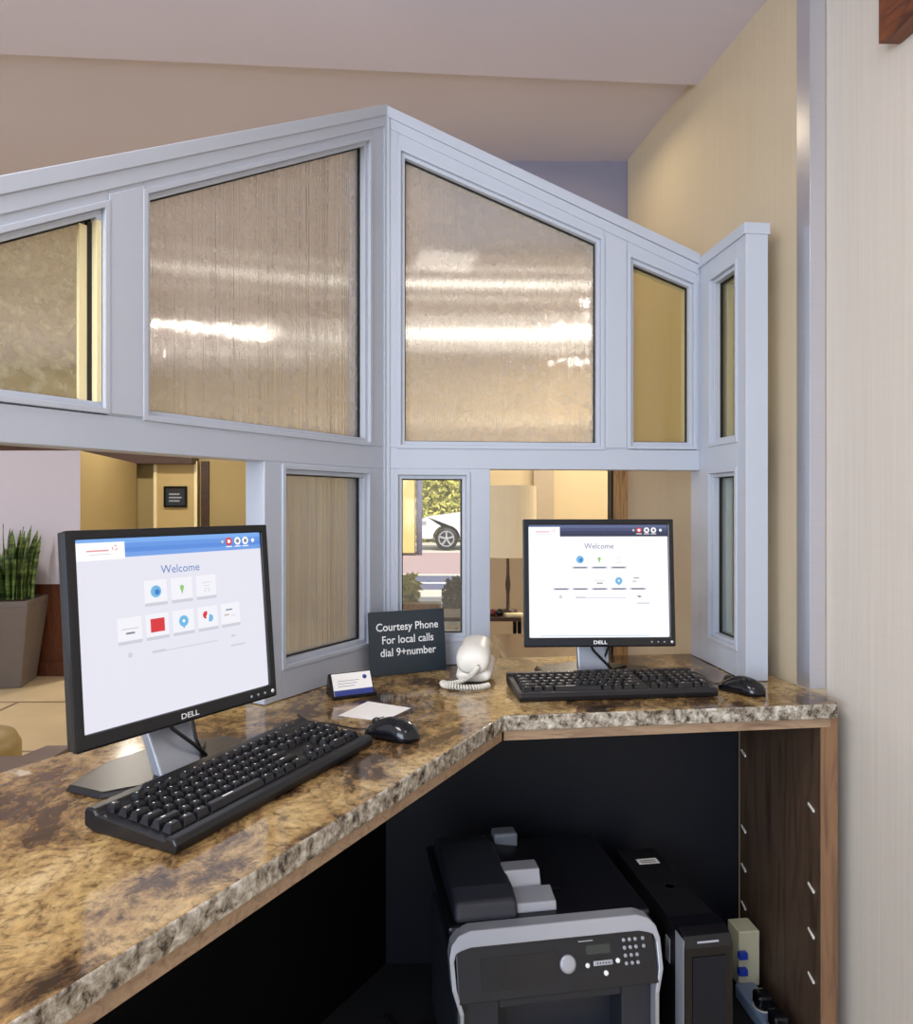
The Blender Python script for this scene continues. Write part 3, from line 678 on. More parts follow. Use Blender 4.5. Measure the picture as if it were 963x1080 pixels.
# ---------------------------------------------------------------- mice
def make_mouse(label, loc, rotz, cord):
    t = thing('computer_mouse', label, 'computer mouse', loc, rotz, 'computer mice on the counter')
    mb = MB(); L_, W_, H_ = .112, .062, .036; nu, nv = 14, 16; vs = []; fs = []
    for i in range(nu+1):
        s = i/nu; y = -L_/2+L_*s
        half = W_/2*(max(0., 1-abs(2*s-1)**3.2))**.5*(.92+.08*math.cos(6*s)); hh = H_*(max(0, math.sin(math.pi*min(1, (s*.96+.02))**.85)))**.62
        for j in range(nv+1):
            a = math.pi*j/nv; vs.append((half*math.cos(a), y, .0015+hh*math.sin(a)**.75))
    for i in range(nu):
        for j in range(nv): fs.append((i*(nv+1)+j, i*(nv+1)+j+1, (i+1)*(nv+1)+j+1, (i+1)*(nv+1)+j))
    for i in range(nu): fs.append((i*(nv+1), (i+1)*(nv+1), (i+1)*(nv+1)+nv, i*(nv+1)+nv))
    mb.add(vs, fs, m_gloss, True); mb.build('shell', t)
    w = MB(); w.lathe([(.003, -.004), (.0085, -.003), (.0085, .003), (.003, .004)], m_black, 16, Matrix.Translation((0, .034, .0235)) @ Matrix.Rotation(R(90), 4, 'Y')); w.build('scroll_wheel', t)
    for s in (-1, 1):
        q = MB(); vs = []; fs = []
        q.tube([(s*.0012, .050, .014), (s*.0012, .036, .0285), (s*.0012, .018, .0350)], .0008, m_deep, 5); q.build('button_seam', t)
    if cord: MB().tube(cord, .0018, m_black, 6).build('cord', t)
    return t
make_mouse('black mouse beside the white paper and the nearer keyboard', (-.1185, 1.342, .7902), R(64), [(0, .052, .008), (.004, .085, .003), (.008, .13, .003), (.004, .19, .003), (.03, .24, .003)])
make_mouse('black mouse at the right end of the farther keyboard', (.6500, 1.665, .7902), R(40), [(0, .052, .010), (.006, .072, .004), (.03, .10, .003), (.06, .13, .003), (.08, .17, .003), (.06, .21, .003)])

# ---------------------------------------------------------------- placard, card holder, paper, phone
t = thing('courtesy_phone_sign', 'charcoal placard reading Courtesy Phone, leaning in the corner behind the phone', 'sign', (-.2125+.09*math.cos(R(26)), 1.812+.09*math.sin(R(26))+.0, .7904), R(24.5))
Ms = Matrix.Translation((.008, -.012, .001)) @ Matrix.Rotation(R(-6.5), 4, 'X')
mb = MB(Ms); mb.box((-.103, 0, 0), (.103, .005, .158), m_signface); mb.build('plate', t, bevel=.0012)
mb = MB(Ms)
for tx, z in (('Courtesy Phone', .118), ('For local calls', .086), ('dial 9+number', .055)):
    mb.text(tx, .0275, m_letter, Matrix.Translation((.0, -.0012, z)) @ Matrix.Rotation(R(90), 4, 'X'), bold=.012, sx=.93)
mb.build('lettering', t)
mb = MB(Ms); mb.box((-.022, .006, .0), (.022, .009, .07), m_black); mb.build('prop', t)

t = thing('card_holder', 'small black easel card holder standing near the screen base', 'card holder', (-.235, 1.635, .7904), R(27))
mb = MB(); mb.prism([(-.050, -.016, .002), (-.050, .030, .002), (-.050, .018, .046), (-.050, .014, .050)], (.100, 0, 0), m_gloss)
mb.build('easel', t, bevel=.001)
mb = MB(); mb.box((-.050, -.026, 0), (.050, -.014, .003), m_gloss).box((-.050, -.026, .0), (.050, -.0245, .008), m_gloss); mb.build('front_lip', t)
Mc = Matrix.Translation((-.235, 1.635, .7904)) @ Matrix.Rotation(R(27), 4, 'Z') @ Matrix.Translation((0, -.0185, .0035)) @ Matrix.Rotation(R(-31), 4, 'X')
mb = MB(Mc); mb.box((-.045, -.0035, 0), (.045, 0, .052), m_paper)
m_bluec = mat('printed_blue', srgb(44, 62, 140), .5)
mb.box((-.045, -.0039, .0), (.045, -.0035, .014), m_bluec)
mb.disc((.030, 0, 0), .005, m_bluec, 14, Matrix.Translation((0, -.0040, .040)) @ Matrix.Rotation(R(90), 4, 'X'))
for i in range(3): mb.box((-.034, -.0038, .022+.006*i), (.004+.006*i, -.0035, .0232+.006*i), mat('printed_grey', srgb(150, 150, 165), .6))
tag(mb.build('business_card'), 'white business cards with blue band and round logo held in the easel holder', 'business card')

q = [at(357, 754, 0.0001)]
def onct(x, y, z=.7906): 
    Y = (CAMZ-z)*770/(y-532); return Vector(((x-481.5)*Y/770, Y, z))
Pq = [onct(357, 755), onct(404, 761), onct(433, 747), onct(388, 740)]
mb = MB(); mb.hexa(Pq, [v+Vector((0, 0, .0008)) for v in Pq], m_paper)
tag(mb.build('sheet_of_paper'), 'blank white slip of paper lying on the marble behind the nearer mouse', 'paper')

# telephone seen from its end: wedge base, handset lying across it, coiled cord
t = thing('telephone', 'white desk telephone with coiled cord beside the charcoal placard', 'telephone', (.048, 1.800, .7904), R(-8)); t.scale = (1.0, 1.0, .80)
def loft(mb, rows, m):
    n = len(rows[0]); vs = [v for r_ in rows for v in r_]; fs = []
    for i in range(len(rows)-1):
        for j in range(n): fs.append((i*n+j, i*n+(j+1) % n, (i+1)*n+(j+1) % n, (i+1)*n+j))
    fs.append(tuple(range(n))[::-1]); fs.append(tuple((len(rows)-1)*n+j for j in range(n)))
    mb.add(vs, fs, m, True)
def oval(cx, y, cz, rx, rz, p_=2.6, n=20, lean=0):
    out = []
    for k_ in range(n):
        a = 2*math.pi*k_/n; c, s = math.cos(a), math.sin(a)
        out.append((cx+rx*abs(c)**(2/p_)*(1 if c >= 0 else -1), y+lean*s, cz+rz*abs(s)**(2/p_)*(1 if s >= 0 else -1)))
    return out
mb = MB(); loft(mb, [oval(0, -.060, .018, .034, .012), oval(0, -.054, .022, .042, .018), oval(0, 0, .030, .045, .026), oval(0, .055, .036, .044, .030), oval(0, .062, .036, .036, .022)], m_white); mb.build('base', t)
mb = MB(); loft(mb, [oval(-.002, -.066, .058, .026, .022, 2.3), oval(-.002, -.060, .064, .038, .036, 2.3), oval(-.002, -.030, .072, .043, .040, 2.3), oval(-.002, .010, .082, .037, .036, 2.3), oval(-.002, .040, .086, .040, .038, 2.3), oval(-.002, .060, .084, .032, .030, 2.3)], m_white)
hs = mb.build('handset', t)
MB().box((.010, -.0685, .050), (.016, -.0600, .058), m_black).build('cord_socket', hs)
pts = []; main = [(.012, -.066, .050), (.005, -.085, .028), (-.025, -.098, .012), (-.055, -.090, .011), (-.062, -.070, .011), (-.050, -.055, .011)]
main2 = [(-.062, -.086, .011), (-.040, -.105, .012), (.0, -.108, .012), (.035, -.098, .012), (.042, -.080, .012)]
def bez(P, n):
    out = []; m_ = len(P)-1
    for i in range(n+1):
        s = i/n*m_; k_ = min(int(s), m_-1); f = s-k_
        p0, p1, p2, p3 = [Vector(P[max(0, min(m_, k_+j))]) for j in (-1, 0, 1, 2)]
        out.append(.5*((2*p1)+(-p0+p2)*f+(2*p0-5*p1+4*p2-p3)*f*f+(-p0+3*p1-3*p2+p3)*f**3))
    return out
def coil(P, turns, r, rw, mb, m):
    C_ = bez(P, turns*8); pts = []
    for i, c in enumerate(C_):
        tt = (C_[min(i+1, len(C_)-1)]-C_[max(0, i-1)]).normalized(); up = Vector((0, 0, 1)); up = (up-tt*up.dot(tt)).normalized(); sd = tt.cross(up)
        a = 2*math.pi*i/8; pts.append(c+up*r*math.cos(a)+sd*r*math.sin(a))
    mb.tube(pts, rw, m, 5)
mb = MB(); coil([(.012, -.064, .052), (.0, -.085, .034), (-.028, -.098, .016), (-.058, -.098, .0095), (-.068, -.086, .0095)], 26, .0060, .0024, mb, m_white)
coil([(-.068, -.092, .0095), (-.058, -.118, .0095), (-.020, -.128, .0095), (.020, -.120, .0095), (.040, -.098, .0095)], 26, .0066, .0024, mb, m_white)
mb.build('coiled_cord', t)

# ---------------------------------------------------------------- printer under the desk
t = thing('laser_printer', 'black multifunction laser printer with silver arched trim standing under the desk', 'printer', (.168, 1.625, .007), R(9.5))
m_pr = mat('charcoal_printer_plastic', srgb(42, 46, 56), .42, var=.06, scale=120); m_prd = mat('near_black_printer_plastic', srgb(20, 21, 27), .3, var=.08)
mb = MB(); mb.box((-.198, -.195, 0), (.198, .20, .060), m_pr).box((-.198, -.13, .06), (.198, .20, .262), m_pr)
mb.box((-.198, -.195, .06), (-.120, -.13, .262), m_pr).box((.130, -.195, .06), (.198, -.13, .262), m_pr).box((-.12, -.195, .235), (.13, -.13, .262), m_pr).box((-.12, -.195, .06), (.13, -.13, .12), m_pr)
body = mb.build('body', t, bevel=.004)
MB().box((-.10, -.197, .015), (.11, -.1955, .05), m_prd).build('paper_tray', t, bevel=.0005)
# slanted control panel
mb = MB(); mb.prism([(-.203, -.215, .262), (-.203, -.1798, .350), (-.203, -.10, .356), (-.203, -.10, .262)], (.406, 0, 0), m_prd); cp = mb.build('control_panel', t, bevel=.003)
Mp = Matrix.Translation((0, -.2155, .262)) @ Matrix.Rotation(R(90-21.8), 4, 'X')    # x right, y up the face, z outwards
MB(Mp).box((-.155, .018, -.002), (-.005, .074, .0006), m_gloss).build('blank_cover', cp)
MB(Mp).lathe([(.0165, 0), (.0165, .003), (.0120, .0045), (.004, .0048)], m_silver, 28, Matrix.Translation((.018, .050, 0))).build('dial', cp)
MB(Mp).box((.058, .062, -.002), (.108, .078, .0008), mat('lcd_glass', srgb(54, 60, 58), .15)).build('display', cp)
MB(Mp).box((.044, .0850, .0), (.074, .0868, .0008), m_silver).build('silver_mark', cp)
mb = MB(Mp)
for i in range(5): mb.disc((0, 0, 0), .0015, m_deep, 8, Matrix.Translation((.078+i*.006, .046, .0033)))
MB(Mp).box((.070, .0415, 0), (.110, .0505, .003), m_silver).build('menu_bar', cp, bevel=.003)
mb.build('arrow_mark', cp)
for x, y, r_ in ((.058, .044, .0045), (.121, .047, .0045), (.094, .028, .0048)):
    MB(Mp).lathe([(r_, 0), (r_, .0022), (r_*.6, .003)], m_letter, 14, Matrix.Translation((x, y, 0))).build('button', cp)
kk = None
for r_ in range(4):
    for c in range(4):
        if c == 3 and r_ > 1: continue
        x = .138+c*.0122+(.004 if c == 3 else 0)-r_*.0; y = .081-r_*.0135
        if kk is None: kk = MB(Mp).lathe([(.0036, 0), (.0036, .002), (.0022, .0027)], m_silver, 10, Matrix()).build('button', cp); o = kk; o.data = o.data
        else: o = kk.copy(); COL.objects.link(o); o.parent = cp
        o.location = (Mp.to_3x3() @ Vector((x, y, 0)))
# scanner lid and feeder
mb = MB(); mb.box((-.212, -.150, .357), (.212, .205, .374), m_prd); lid = mb.build('scanner_lid', t, bevel=.006)
for i in range(4):
    a = .06+i*.012
    MB().tube([(-.01+i*.03, .10, .3725), (.06+i*.02, .12-i*.004, .3728), (.12+i*.01, .13-i*.006, .3725)], .0016, m_pr, 6).build('lid_rib', lid)
mb = MB(); mb.prism([(-.198, -.135, .373), (-.198, -.150, .382), (-.198, -.135, .410), (-.198, -.095, .424), (-.198, .10, .424), (-.198, .165, .410), (-.198, .19, .373)], (.13, 0, 0), m_pr); fd = mb.build('document_feeder', t, bevel=.010, seg=4)
mb = MB(); mb.prism([(-.066, -.125, .374), (-.066, -.120, .392), (-.066, -.075, .404), (-.066, -.070, .374)], (.085, 0, 0), m_silver); mb.build('output_stop', fd, bevel=.003)
mb = MB(); mb.prism([(-.075, -.068, .39), (-.075, -.05, .426), (-.075, -.012, .428), (-.075, -.01, .39)], (.078, 0, 0), m_silver); mb.build('feed_guide', fd, bevel=.003)
mb = MB(); mb.box((-.062, .108, .38), (-.005, .150, .432), mat('slate_plastic', srgb(120, 128, 140), .4)); mb.build('rear_guide', fd, bevel=.006)
mb = MB(); mb.prism([(-.066, -.06, .384), (.05, -.05, .376), (.10, .10, .380), (-.066, .165, .415)], (0, 0, .004), m_prd); mb.build('paper_support', fd)
# silver trim
mb = MB()
half = [(.200, .004), (.200, .245), (.213, .285), (.2155, .335), (.210, .356), (.196, .370), (.172, .377)]
inn = [(.192, .004), (.192, .247), (.204, .287), (.2065, .330), (.202, .342), (.192, .346), (.172, .350)]
sy = lambda z: -.214 if z < .262 else -.214+(z-.262)*.40
O_ = [(x, sy(z)-.004, z) for x, z in half]+[(-x, sy(z)-.004, z) for x, z in half[::-1]]
I_ = [(x, sy(z)-.004, z) for x, z in inn]+[(-x, sy(z)-.004, z) for x, z in inn[::-1]]
n1 = len(O_); vv = Vector((0, .030, 0))
vs = [Vector(p) for p in O_+I_]; vs += [p+vv for p in vs]
fs = []
for i in range(n1-1): fs += [(i, i+1, n1+i+1, n1+i), (2*n1+i, 3*n1+i, 3*n1+i+1, 2*n1+i+1), (i, 2*n1+i, 2*n1+i+1, i+1), (n1+i, n1+i+1, 3*n1+i+1, 3*n1+i)]
mb.add(vs, fs, m_silver)
mb.build('silver_trim', t, bevel=.002)

# ---------------------------------------------------------------- slim computer tower
t = thing('computer_tower', 'slim black computer tower standing between the printer and the walnut end panel', 'computer', (.4800, 1.66, .007), R(9))
mb = MB(); mb.box((-.050, -.165, 0), (.050, .185, .3425), m_black); tb = mb.build('case', t, bevel=.003)
mb = MB(); mb.prism([(-.052, -.166, .0), (-.052, -.190, .004), (-.052, -.190, .318), (-.052, -.182, .336), (-.052, -.160, .346), (-.052, -.120, .346), (-.052, -.120, .340), (-.052, -.166, .338)], (.104, 0, 0), m_gloss); fb = mb.build('front_bezel', t, bevel=.006, seg=3)
MB().box((-.036, -.1925, .02), (.036, -.1905, .30), m_blackmatte).build('drive_door', fb, bevel=.001)
MB(Matrix.Translation((0, -.1865, .3275)) @ Matrix.Rotation(R(64), 4, 'X')).box((-.024, -.002, -.001), (.022, .0015, .0012), m_silver).build('silver_mark', fb)
MB().box((-.0535, -.186, .0), (-.0518, -.150, .333), m_silver).build('silver_side_strip', t)
MB().box((-.0545, -.125, .25), (-.0525, -.105, .30), m_silver).build('side_vent', t)
mb = MB(); mb.box((-.022, .105, .3422), (.030, .130, .3432), m_paper)
for i in range(2): mb.box((-.016, .110+i*.009, .3433), (.022, .1125+i*.009, .3434), m_black)
mb.build('sticker', t)
mb = MB()
mb.lathe([(.012, 0), (.012, .0006), (.0105, .0006), (.0105, 0)], m_black, 20, Matrix.Translation((.005, .0, .3425))); mb.build('round_badge', t)
for s in (-1, 1): MB().box((s*.04-.008, -.15, -.001), (s*.04+.008, .17, .001), m_black).build('foot', t)

# wall socket box with blue plugs, and the power strip below it
t = thing('network_box', 'beige surface box with two blue plugs behind the computer tower', 'socket box', (.722, 1.83, 0), R(6))
mb = MB(); mb.box((-.030, -.03, .03), (.024, .03, .165), mat('beige_plastic', srgb(206, 204, 176), .4)); 
mb.build('housing', t, bevel=.003)
for z in (.105, .065): MB().box((-.036, -.046, z), (-.014, -.031, z+.016), mat('blue_plug', srgb(30, 60, 180), .4)).build('plug', t, bevel=.002)
t = thing('power_strip', 'blue-grey power strip with black adapters beside the computer tower', 'power strip', (.722, 1.66, .007), R(5))
mb = MB(); mb.box((-.026, -.13, 0), (.026, .14, .035), mat('blue_grey_plastic', srgb(130, 150, 176), .4)); mb.build('housing', t, bevel=.006)
for y in (-.09, -.02, .05): MB().box((-.020, y-.018, .0355), (.020, y+.018, .070), m_gloss).build('adapter', t, bevel=.008); MB().lathe([(.023, 0), (.023, .002), (.019, .002), (.019, 0)], m_white, 20, Matrix.Translation((0, y, .0352))).build('socket_ring', t)
tag(MB().tube(bez([(-.17, 1.72, .012), (-.12, 1.66, .012), (-.08, 1.68, .012), (-.03, 1.62, .012), (-.02, 1.55, .012)], 20), .005, m_black, 6).build('floor_cable'), 'dark cable on the carpet left of the printer', 'cable')

# ---------------------------------------------------------------- lobby: planter, sign, tables, lamp
t = thing('planter', 'tall tapered grey planter standing in front of the white partition', 'planter', (-3.06, 4.95, .001), R(12))
m_pl = mat('grey_brown_planter', srgb(104, 96, 92), .45, var=.08, scale=10)
a_, b_ = .145, .205
mb = MB(); sq = lambda s, z: [(-s, -s, z), (s, -s, z), (s, s, z), (-s, s, z)]
mb.hexa(sq(a_, 0), sq(b_, .54), m_pl); mb.ring(sq(b_, .54), sq(b_-.022, .54), (0, 0, .04), m_pl); mb.build('pot', t, bevel=.004)
MB().hexa(sq(b_-.023, .541), sq(b_-.023, .582), mat('dark_soil', srgb(50, 38, 28), .9)).build('soil', t)
def leafmat():
    m = bpy.data.materials.new('snake_plant_leaf'); m.use_nodes = True; n = m.node_tree.nodes; l = m.node_tree.links; p = n['Principled BSDF']; p.inputs['Roughness'].default_value = .4
    tc = n.new('ShaderNodeTexCoord'); mp = n.new('ShaderNodeMapping'); mp.inputs['Scale'].default_value = (4, 4, 40); l.new(tc.outputs['Object'], mp.inputs[0])
    z = n.new('ShaderNodeTexNoise'); z.inputs['Scale'].default_value = 1.2; z.inputs['Detail'].default_value = 3; l.new(mp.outputs[0], z.inputs[0])
    r = ramp(n, ((.38, srgb(40, 62, 26)), (.55, srgb(96, 124, 58)), (.7, srgb(140, 156, 90)))); l.new(z.outputs['Fac'], r.inputs[0]); l.new(r.outputs[0], p.inputs['Base Color']); return m
m_leaf = leafmat()
t = thing('snake_plant', 'upright pointed green snake plant growing in the grey planter', 'plant', (-3.03, 4.95, .584))
for i in range(34):
    a = random.uniform(0, 6.28); rr = random.uniform(.02, .18); hx, hy = rr*math.cos(a), rr*math.sin(a)
    hgt = random.uniform(.24, .52); w = random.uniform(.022, .032); tw = random.uniform(0, 3.1); ln = Vector((hx, hy, 0))*random.uniform(.3, 1.0)
    vs = []; fs = []; N = 7
    for k_ in range(N+1):
        s = k_/N; ww = w*(.75+.5*s)*(1-s**4)+.0008; ang = tw+s*.5; c = Vector((hx, hy, 0))+ln*s*s+Vector((0, 0, hgt*s)); dx = Vector((math.cos(ang), math.sin(ang), 0)); dn = Vector((-dx.y, dx.x, 0))
        vs += [c-dx*ww, c+dn*ww*.30, c+dx*ww, c+dn*ww*.30-dn*.005]
    for k_ in range(N):
        for j in range(4): fs.append((k_*4+j, k_*4+(j+1) % 4, k_*4+4+(j+1) % 4, k_*4+4+j))
    MB().add(vs, fs, m_leaf, True).build('leaf', t)

t = thing('framed_notice', 'small dark framed notice hung on the tan door panel', 'framed notice', (-2.665, 6.93, 1.29))
MB().ring([(-.11, 0, -.10), (.11, 0, -.10), (.11, 0, .10), (-.11, 0, .10)], [(-.09, 0, -.08), (.09, 0, -.08), (.09, 0, .08), (-.09, 0, .08)], (0, -.015, 0), m_gloss).build('frame', t)
mb = MB(); mb.box((-.09, -.010, -.08), (.09, -.002, .08), m_signface)
for i in range(4): mb.box((-.06, -.0115, .05-.032*i), (.06-.02*(i % 2), -.0101, .064-.032*i), m_bronze if i == 0 else m_silver)
mb.build('print', t)

def table(name, label, cat, loc, w, d, hgt, m, rotz=0, leg=.03, th=.035, inset_=.02, mtop=None):
    t = thing(name, label, cat, loc, rotz)
    MB().box((-w/2, -d/2, hgt-th), (w/2, d/2, hgt), mtop or m).build('tabletop', t, bevel=.003)
    for sx in (-1, 1):
        for sy in (-1, 1):
            x = sx*(w/2-inset_-leg/2); y = sy*(d/2-inset_-leg/2)
            MB().box((x-leg/2, y-leg/2, 0), (x+leg/2, y+leg/2, hgt-th), m).build('leg', t, bevel=.001)
    return t
table('side_table', 'dark slim side table carrying the drum-shaded lamp', 'side table', (.10, 4.22, 0), .52, .34, .59, m_gloss, 0, .022, .022, .0, m_bronze)
tag(MB().box((.18, 5.0, 0), (.98, 5.06, .90), mat('greige_panel', srgb(168, 150, 124), .8)).build('low_partition'), 'low tan partition behind the brown console', 'low partition')
t = thing('console_table', 'low brown wooden table standing beyond the counter behind the farther monitor', 'table', (.385, 3.05, 0), R(3))
mb = MB(); mb.box((-.18, -.42, .55), (.19, .46, .598), wood('polished_brown', srgb(62, 44, 34), srgb(104, 78, 60), .25, 'X')); mb.build('tabletop', t, bevel=.004)
MB().box((-.16, -.39, 0), (.17, .42, .55), m_bronze).build('pedestal', t, bevel=.003)
t = thing('table_lamp', 'tall table lamp with a cream drum shade on the slim side table', 'lamp', (.300, 4.26, .591))
m_shade = mat('cream_lampshade', srgb(236, 220, 186), .8, var=.02, emit=.10)
MB().lathe([(.055, 0), (.055, .012), (.012, .02), (.009, .10), (.016, .16), (.009, .22), (.008, .42)], m_bronze, 20).build('stem', t)
mb = MB(); n0 = 32
mb.ring([(.165*math.cos(2*math.pi*i/n0), .165*math.sin(2*math.pi*i/n0), .325) for i in range(n0)], [(.162*math.cos(2*math.pi*i/n0), .162*math.sin(2*math.pi*i/n0), .325) for i in range(n0)], (0, 0, .41), m_shade)
mb.build('lamp_shade', t)
MB().lathe([(.01, .42), (.03, .46), (.028, .50), (.01, .53)], m_tube, 14).build('bulb', t)
m_redc = mat('dark_red_ceramic', srgb(110, 36, 34), .3)
for i, (x, m_) in enumerate(((.205, m_redc), (.245, m_gloss))):
    o = MB().lathe([(.016, 0), (.024, .012), (.018, .03), (.010, .036)], m_, 14).build('trinket_bowl', loc=(x, 4.13, .591))
    tag(o, ('small dark red bowl on the side table under the lamp', 'small black bowl on the side table under the lamp')[i], 'bowl')
o = MB().box((-.05, -.035, 0), (.05, .035, .012), m_jamb).build('booklet', loc=(.325, 4.12, .591), rotz=R(12)); tag(o, 'cream booklet lying on the edge of the side table', 'booklet')

# brown low table and tan stool just beyond the counter's left back edge
t = thing('coffee_table', 'low dark brown table beyond the left back edge of the counter', 'table', (-1.60, 2.15, 0), R(0))
mt = wood('dark_brown_top', srgb(62, 42, 32), srgb(96, 68, 52), .35, 'X')
P_ = [(-.55, -.22), (.34, -.22), (.36, -.18), (.36, .21), (.275, .21), (.25, .11), (-.55, .10)]
MB().hexa([(x, y, .40) for x, y in P_], [(x, y, .44) for x, y in P_], mt).build('tabletop', t, bevel=.004)
for x, y in ((-.5, -.18), (-.5, .02), (.31, -.18), (.31, .12)): MB().box((x-.025, y-.025, 0), (x+.025, y+.025, .40), mt).build('leg', t)
o = MB().lathe([(.15, 0), (.17, .02), (.17, .36), (.15, .40), (.05, .41)], mat('olive_tan_leather', srgb(150, 126, 72), .5), 28).build('round_stool', loc=(-1.72, 2.56, .001)); tag(o, 'round olive tan stool behind the low brown table', 'stool')

# lobby linear ceiling lamps
def linear(label, p0, p1, w, z=2.528):
    p0, p1 = Vector(p0), Vector(p1); c = (p0+p1)/2; dv = p1-p0; L_ = dv.length
    t = thing('linear_ceiling_lamp', label, 'ceiling lamp', (c.x, c.y, z), math.atan2(dv.y, dv.x), 'linear lamps on the lobby ceiling')
    MB().box((-L_/2-.01, -w/2-.01, -.006), (L_/2+.01, w/2+.01, .006), m_white).build('housing', t)
    MB().box((-L_/2, -w/2, -.012), (L_/2, w/2, -.0062), m_tube).build('diffuser', t)
linear('slim linear ceiling lamp behind the tall left pane, nearest of its row', (-1.75, 3.93), (-.50, 4.33), .03)
linear('slim linear ceiling lamp seen halfway down the tall left pane', (-2.3, 5.33), (-.70, 5.75), .04)
linear('slim linear ceiling lamp deepest behind the tall left pane', (-2.8, 6.15), (-1.0, 6.38), .06)
linear('slim linear ceiling lamp seen high in the tall middle pane', (-.42, 4.28), (1.0, 4.36), .07)
linear('broad linear ceiling lamp glowing halfway down the tall middle pane', (-.62, 5.55), (1.6, 5.62), .34)

# ---------------------------------------------------------------- outside
quadbox('ground_outside', ((-30, 7.2), (30, 7.2), (30, 60), (-30, 60)), -.08, -.02, mat('pale_paving', srgb(206, 200, 188), .9, var=.06, scale=2))
tag(MB().box((-12, 10.6, -.02), (12, 12.6, -.012), mat('blue_grey_asphalt', srgb(98, 100, 128), .9, var=.15, scale=6)).box((-12, 11.35, -.012), (12, 11.5, -.008), m_paper).build('drive_lane'), 'blue-grey asphalt lane with a painted white highlight outside the window', 'road')  # white strip paints in the bright highlight across the lane
tag(MB().box((-12, 13.0, -.02), (12, 18.6, -.010), mat('pink_brick_paving', srgb(176, 150, 152), .9, var=.1, scale=8)).build('brick_forecourt'), 'pinkish paved forecourt between the lane and the parked car', 'paving')
# white parked car, front towards the left
t = thing('parked_car', 'white car parked beyond the paved forecourt, seen through the narrow clear pane', 'car', (0, 19.5, -.01))
m_car = mat('white_car_paint', srgb(232, 232, 240), .2, coat=.6); m_cg = mat('car_glass', srgb(70, 80, 80), .08)
prof = [(-1.02, .35), (-1.05, .62), (-.92, .88), (-.30, 1.02), (.15, 1.10)]
low = [(3.2, .32)]
pr_ = [(-1.02, .32), (-1.06, .58), (-.98, .80), (-.80, .90), (.10, 1.02), (3.1, 1.04), (3.28, .9), (3.3, .35), (2.78, .30)]
for a in range(0, 181, 20): pr_.append((2.40+.37*math.cos(R(a)), .31+.37*math.sin(R(a))))
pr_ += [(2.0, .26), (.12, .26)]
for a in range(0, 181, 20): pr_.append((-.27+.37*math.cos(R(a)), .31+.37*math.sin(R(a))))
mb = MB(); vs0 = [(x, 0, z) for x, z in pr_]; nn = len(vs0)
mb.add(vs0+[(x, 1.75, z) for x, z in pr_], [tuple(range(nn)), tuple(range(nn, 2*nn))]+[(i, (i+1) % nn, nn+(i+1) % nn, nn+i) for i in range(nn)], m_car)
bmesh.ops.triangulate(mb.bm, faces=[f for f in mb.bm.faces if len(f.verts) > 4]); mb.build('car_body', t)
cab = [(.42, 1.03), (.95, 1.45), (2.5, 1.48), (3.15, 1.03)]
mb = MB(); mb.hexa([(x, .06 if z < 1.2 else .2, z) for x, z in cab], [(x, 1.69 if z < 1.2 else 1.55, z) for x, z in cab], m_cg); mb.build('cabin_glass', t)
mb = MB(); mb.box((1.0, .18, 1.455), (2.5, 1.57, 1.50), m_car); mb.build('car_roof', t, bevel=.01)
for x in (-.27, 2.40):
    for y in (.02, 1.58):
        Mw = Matrix.Translation((x, y, .31)) @ Matrix.Rotation(R(90), 4, 'X')
        w_ = MB().lathe([(.2, -.15), (.30, -.13), (.31, -.05), (.30, .02), (.21, .03)], m_gasket, 28, Mw).build('wheel', t)
        mb = MB(); mb.lathe([(.05, .03), (.05, .045), (.02, .05)], m_silver, 16, Mw)
        for k_ in range(5): mb.box((-.025, .03, .032), (.025, .20, .044), m_silver, Mw @ Matrix.Rotation(R(72*k_), 4, 'Z'))
        mb.ring([(.215*math.cos(2*math.pi*i/24), .215*math.sin(2*math.pi*i/24), .03) for i in range(24)], [(.185*math.cos(2*math.pi*i/24), .185*math.sin(2*math.pi*i/24), .03) for i in range(24)], (0, 0, .012), m_silver, Mw)
        mb.build('rim', w_)
MB().box((-1.055, -.01, .66), (-.80, .12, .80), m_silver).build('headlight', t, bevel=.02)
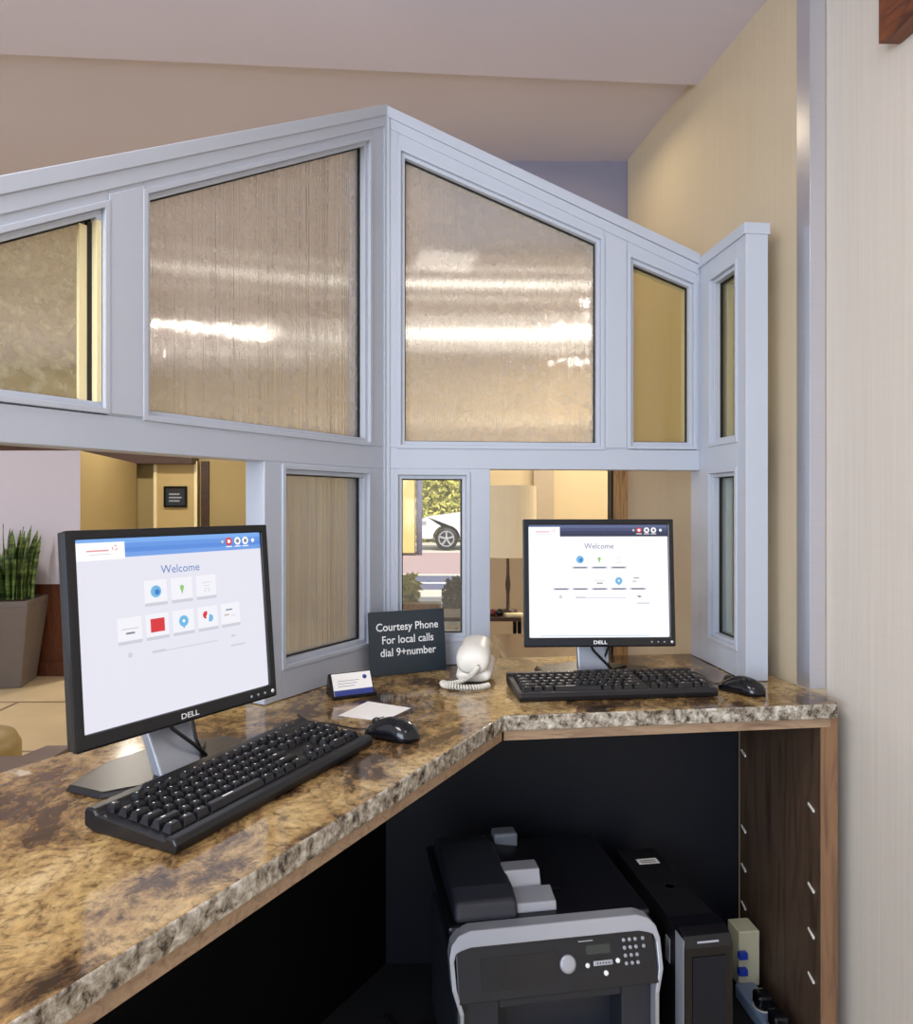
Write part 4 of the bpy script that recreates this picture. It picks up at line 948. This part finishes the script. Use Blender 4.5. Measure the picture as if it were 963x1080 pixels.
# porch column, drain pipe, potted bush, crate, foliage behind the car
tag(MB().box((-1.6, 17.6, -.02), (-1.02, 18.2, 3.2), mat('yellow_render', srgb(214, 190, 120), .8)).box((-1.65, 17.55, -.02), (-.98, 18.25, .05), m_bronze).build('porch_column'), 'yellow porch column outside at the left edge of the clear pane', 'column')
tag(MB().tube([(-.90, 17.7, -.008), (-.90, 17.7, 3.2)], .07, mat('blue_grey_steel', srgb(120, 120, 150), .4), 12).build('steel_post'), 'blue-grey steel post beside the yellow porch column', 'post')
def blob(name, label, cat, c, r, m, n=60, leaf=.25, seed=1):
    rnd = random.Random(seed); mb = MB()
    for i in range(n):
        v = Vector((rnd.gauss(0, 1), rnd.gauss(0, 1), rnd.gauss(0, 1))).normalized()*rnd.uniform(.55, 1)
        p_ = Vector((c[0]+v.x*r[0], c[1]+v.y*r[1], c[2]+v.z*r[2])); s = leaf*rnd.uniform(.5, 1)
        ax = Vector((rnd.uniform(-1, 1), rnd.uniform(-1, 1), rnd.uniform(-1, 1))).normalized(); bx = ax.orthogonal().normalized(); q_ = ax.cross(bx)*.3
        mb.add([p_-ax*s, p_+bx*s*.5+q_*s, p_+ax*s, p_-bx*s*.5+q_*s], [(0, 1, 2, 3)], m)
    return tag(mb.build(name), label, cat)
m_fol = mat('sunlit_leaves', srgb(190, 186, 96), .6, var=.3, scale=2); m_olf = mat('olive_leaves', srgb(104, 96, 44), .6, var=.3, scale=12)
blob('hedge', 'yellow-green hedge growing beyond the parked car', 'hedge', (0, 24, 1.2), (4.5, .8, 1.3), m_fol, 6000, .15, 2)
blob('tree', 'pale leafy tree standing behind the hedge and the car', 'tree', (-.6, 30, 3.2), (5, 2, 3.2), m_fol, 2200, .5, 5)
blob('garden_shrub', 'brown-green rounded shrub low in the clear pane', 'shrub', (-.03, 7.65, .24), (.13, .13, .24), m_olf, 700, .04, 3)
blob('garden_plant', 'light green leafy plant outside at left of the clear pane', 'plant', (-.50, 7.95, .24), (.10, .10, .24), m_fol, 120, .08, 7)
t = thing('garden_bench', 'low brown wooden bench outside, low in the clear pane', 'bench', (-.46, 7.55, -.02))
MB().box((-.20, -.10, .16), (.30, .10, .22), m_walnut_edge).build('seat', t)
for x in (-.16, .26): MB().box((x-.03, -.08, 0), (x+.03, .08, .16), m_walnut_edge).build('leg', t)
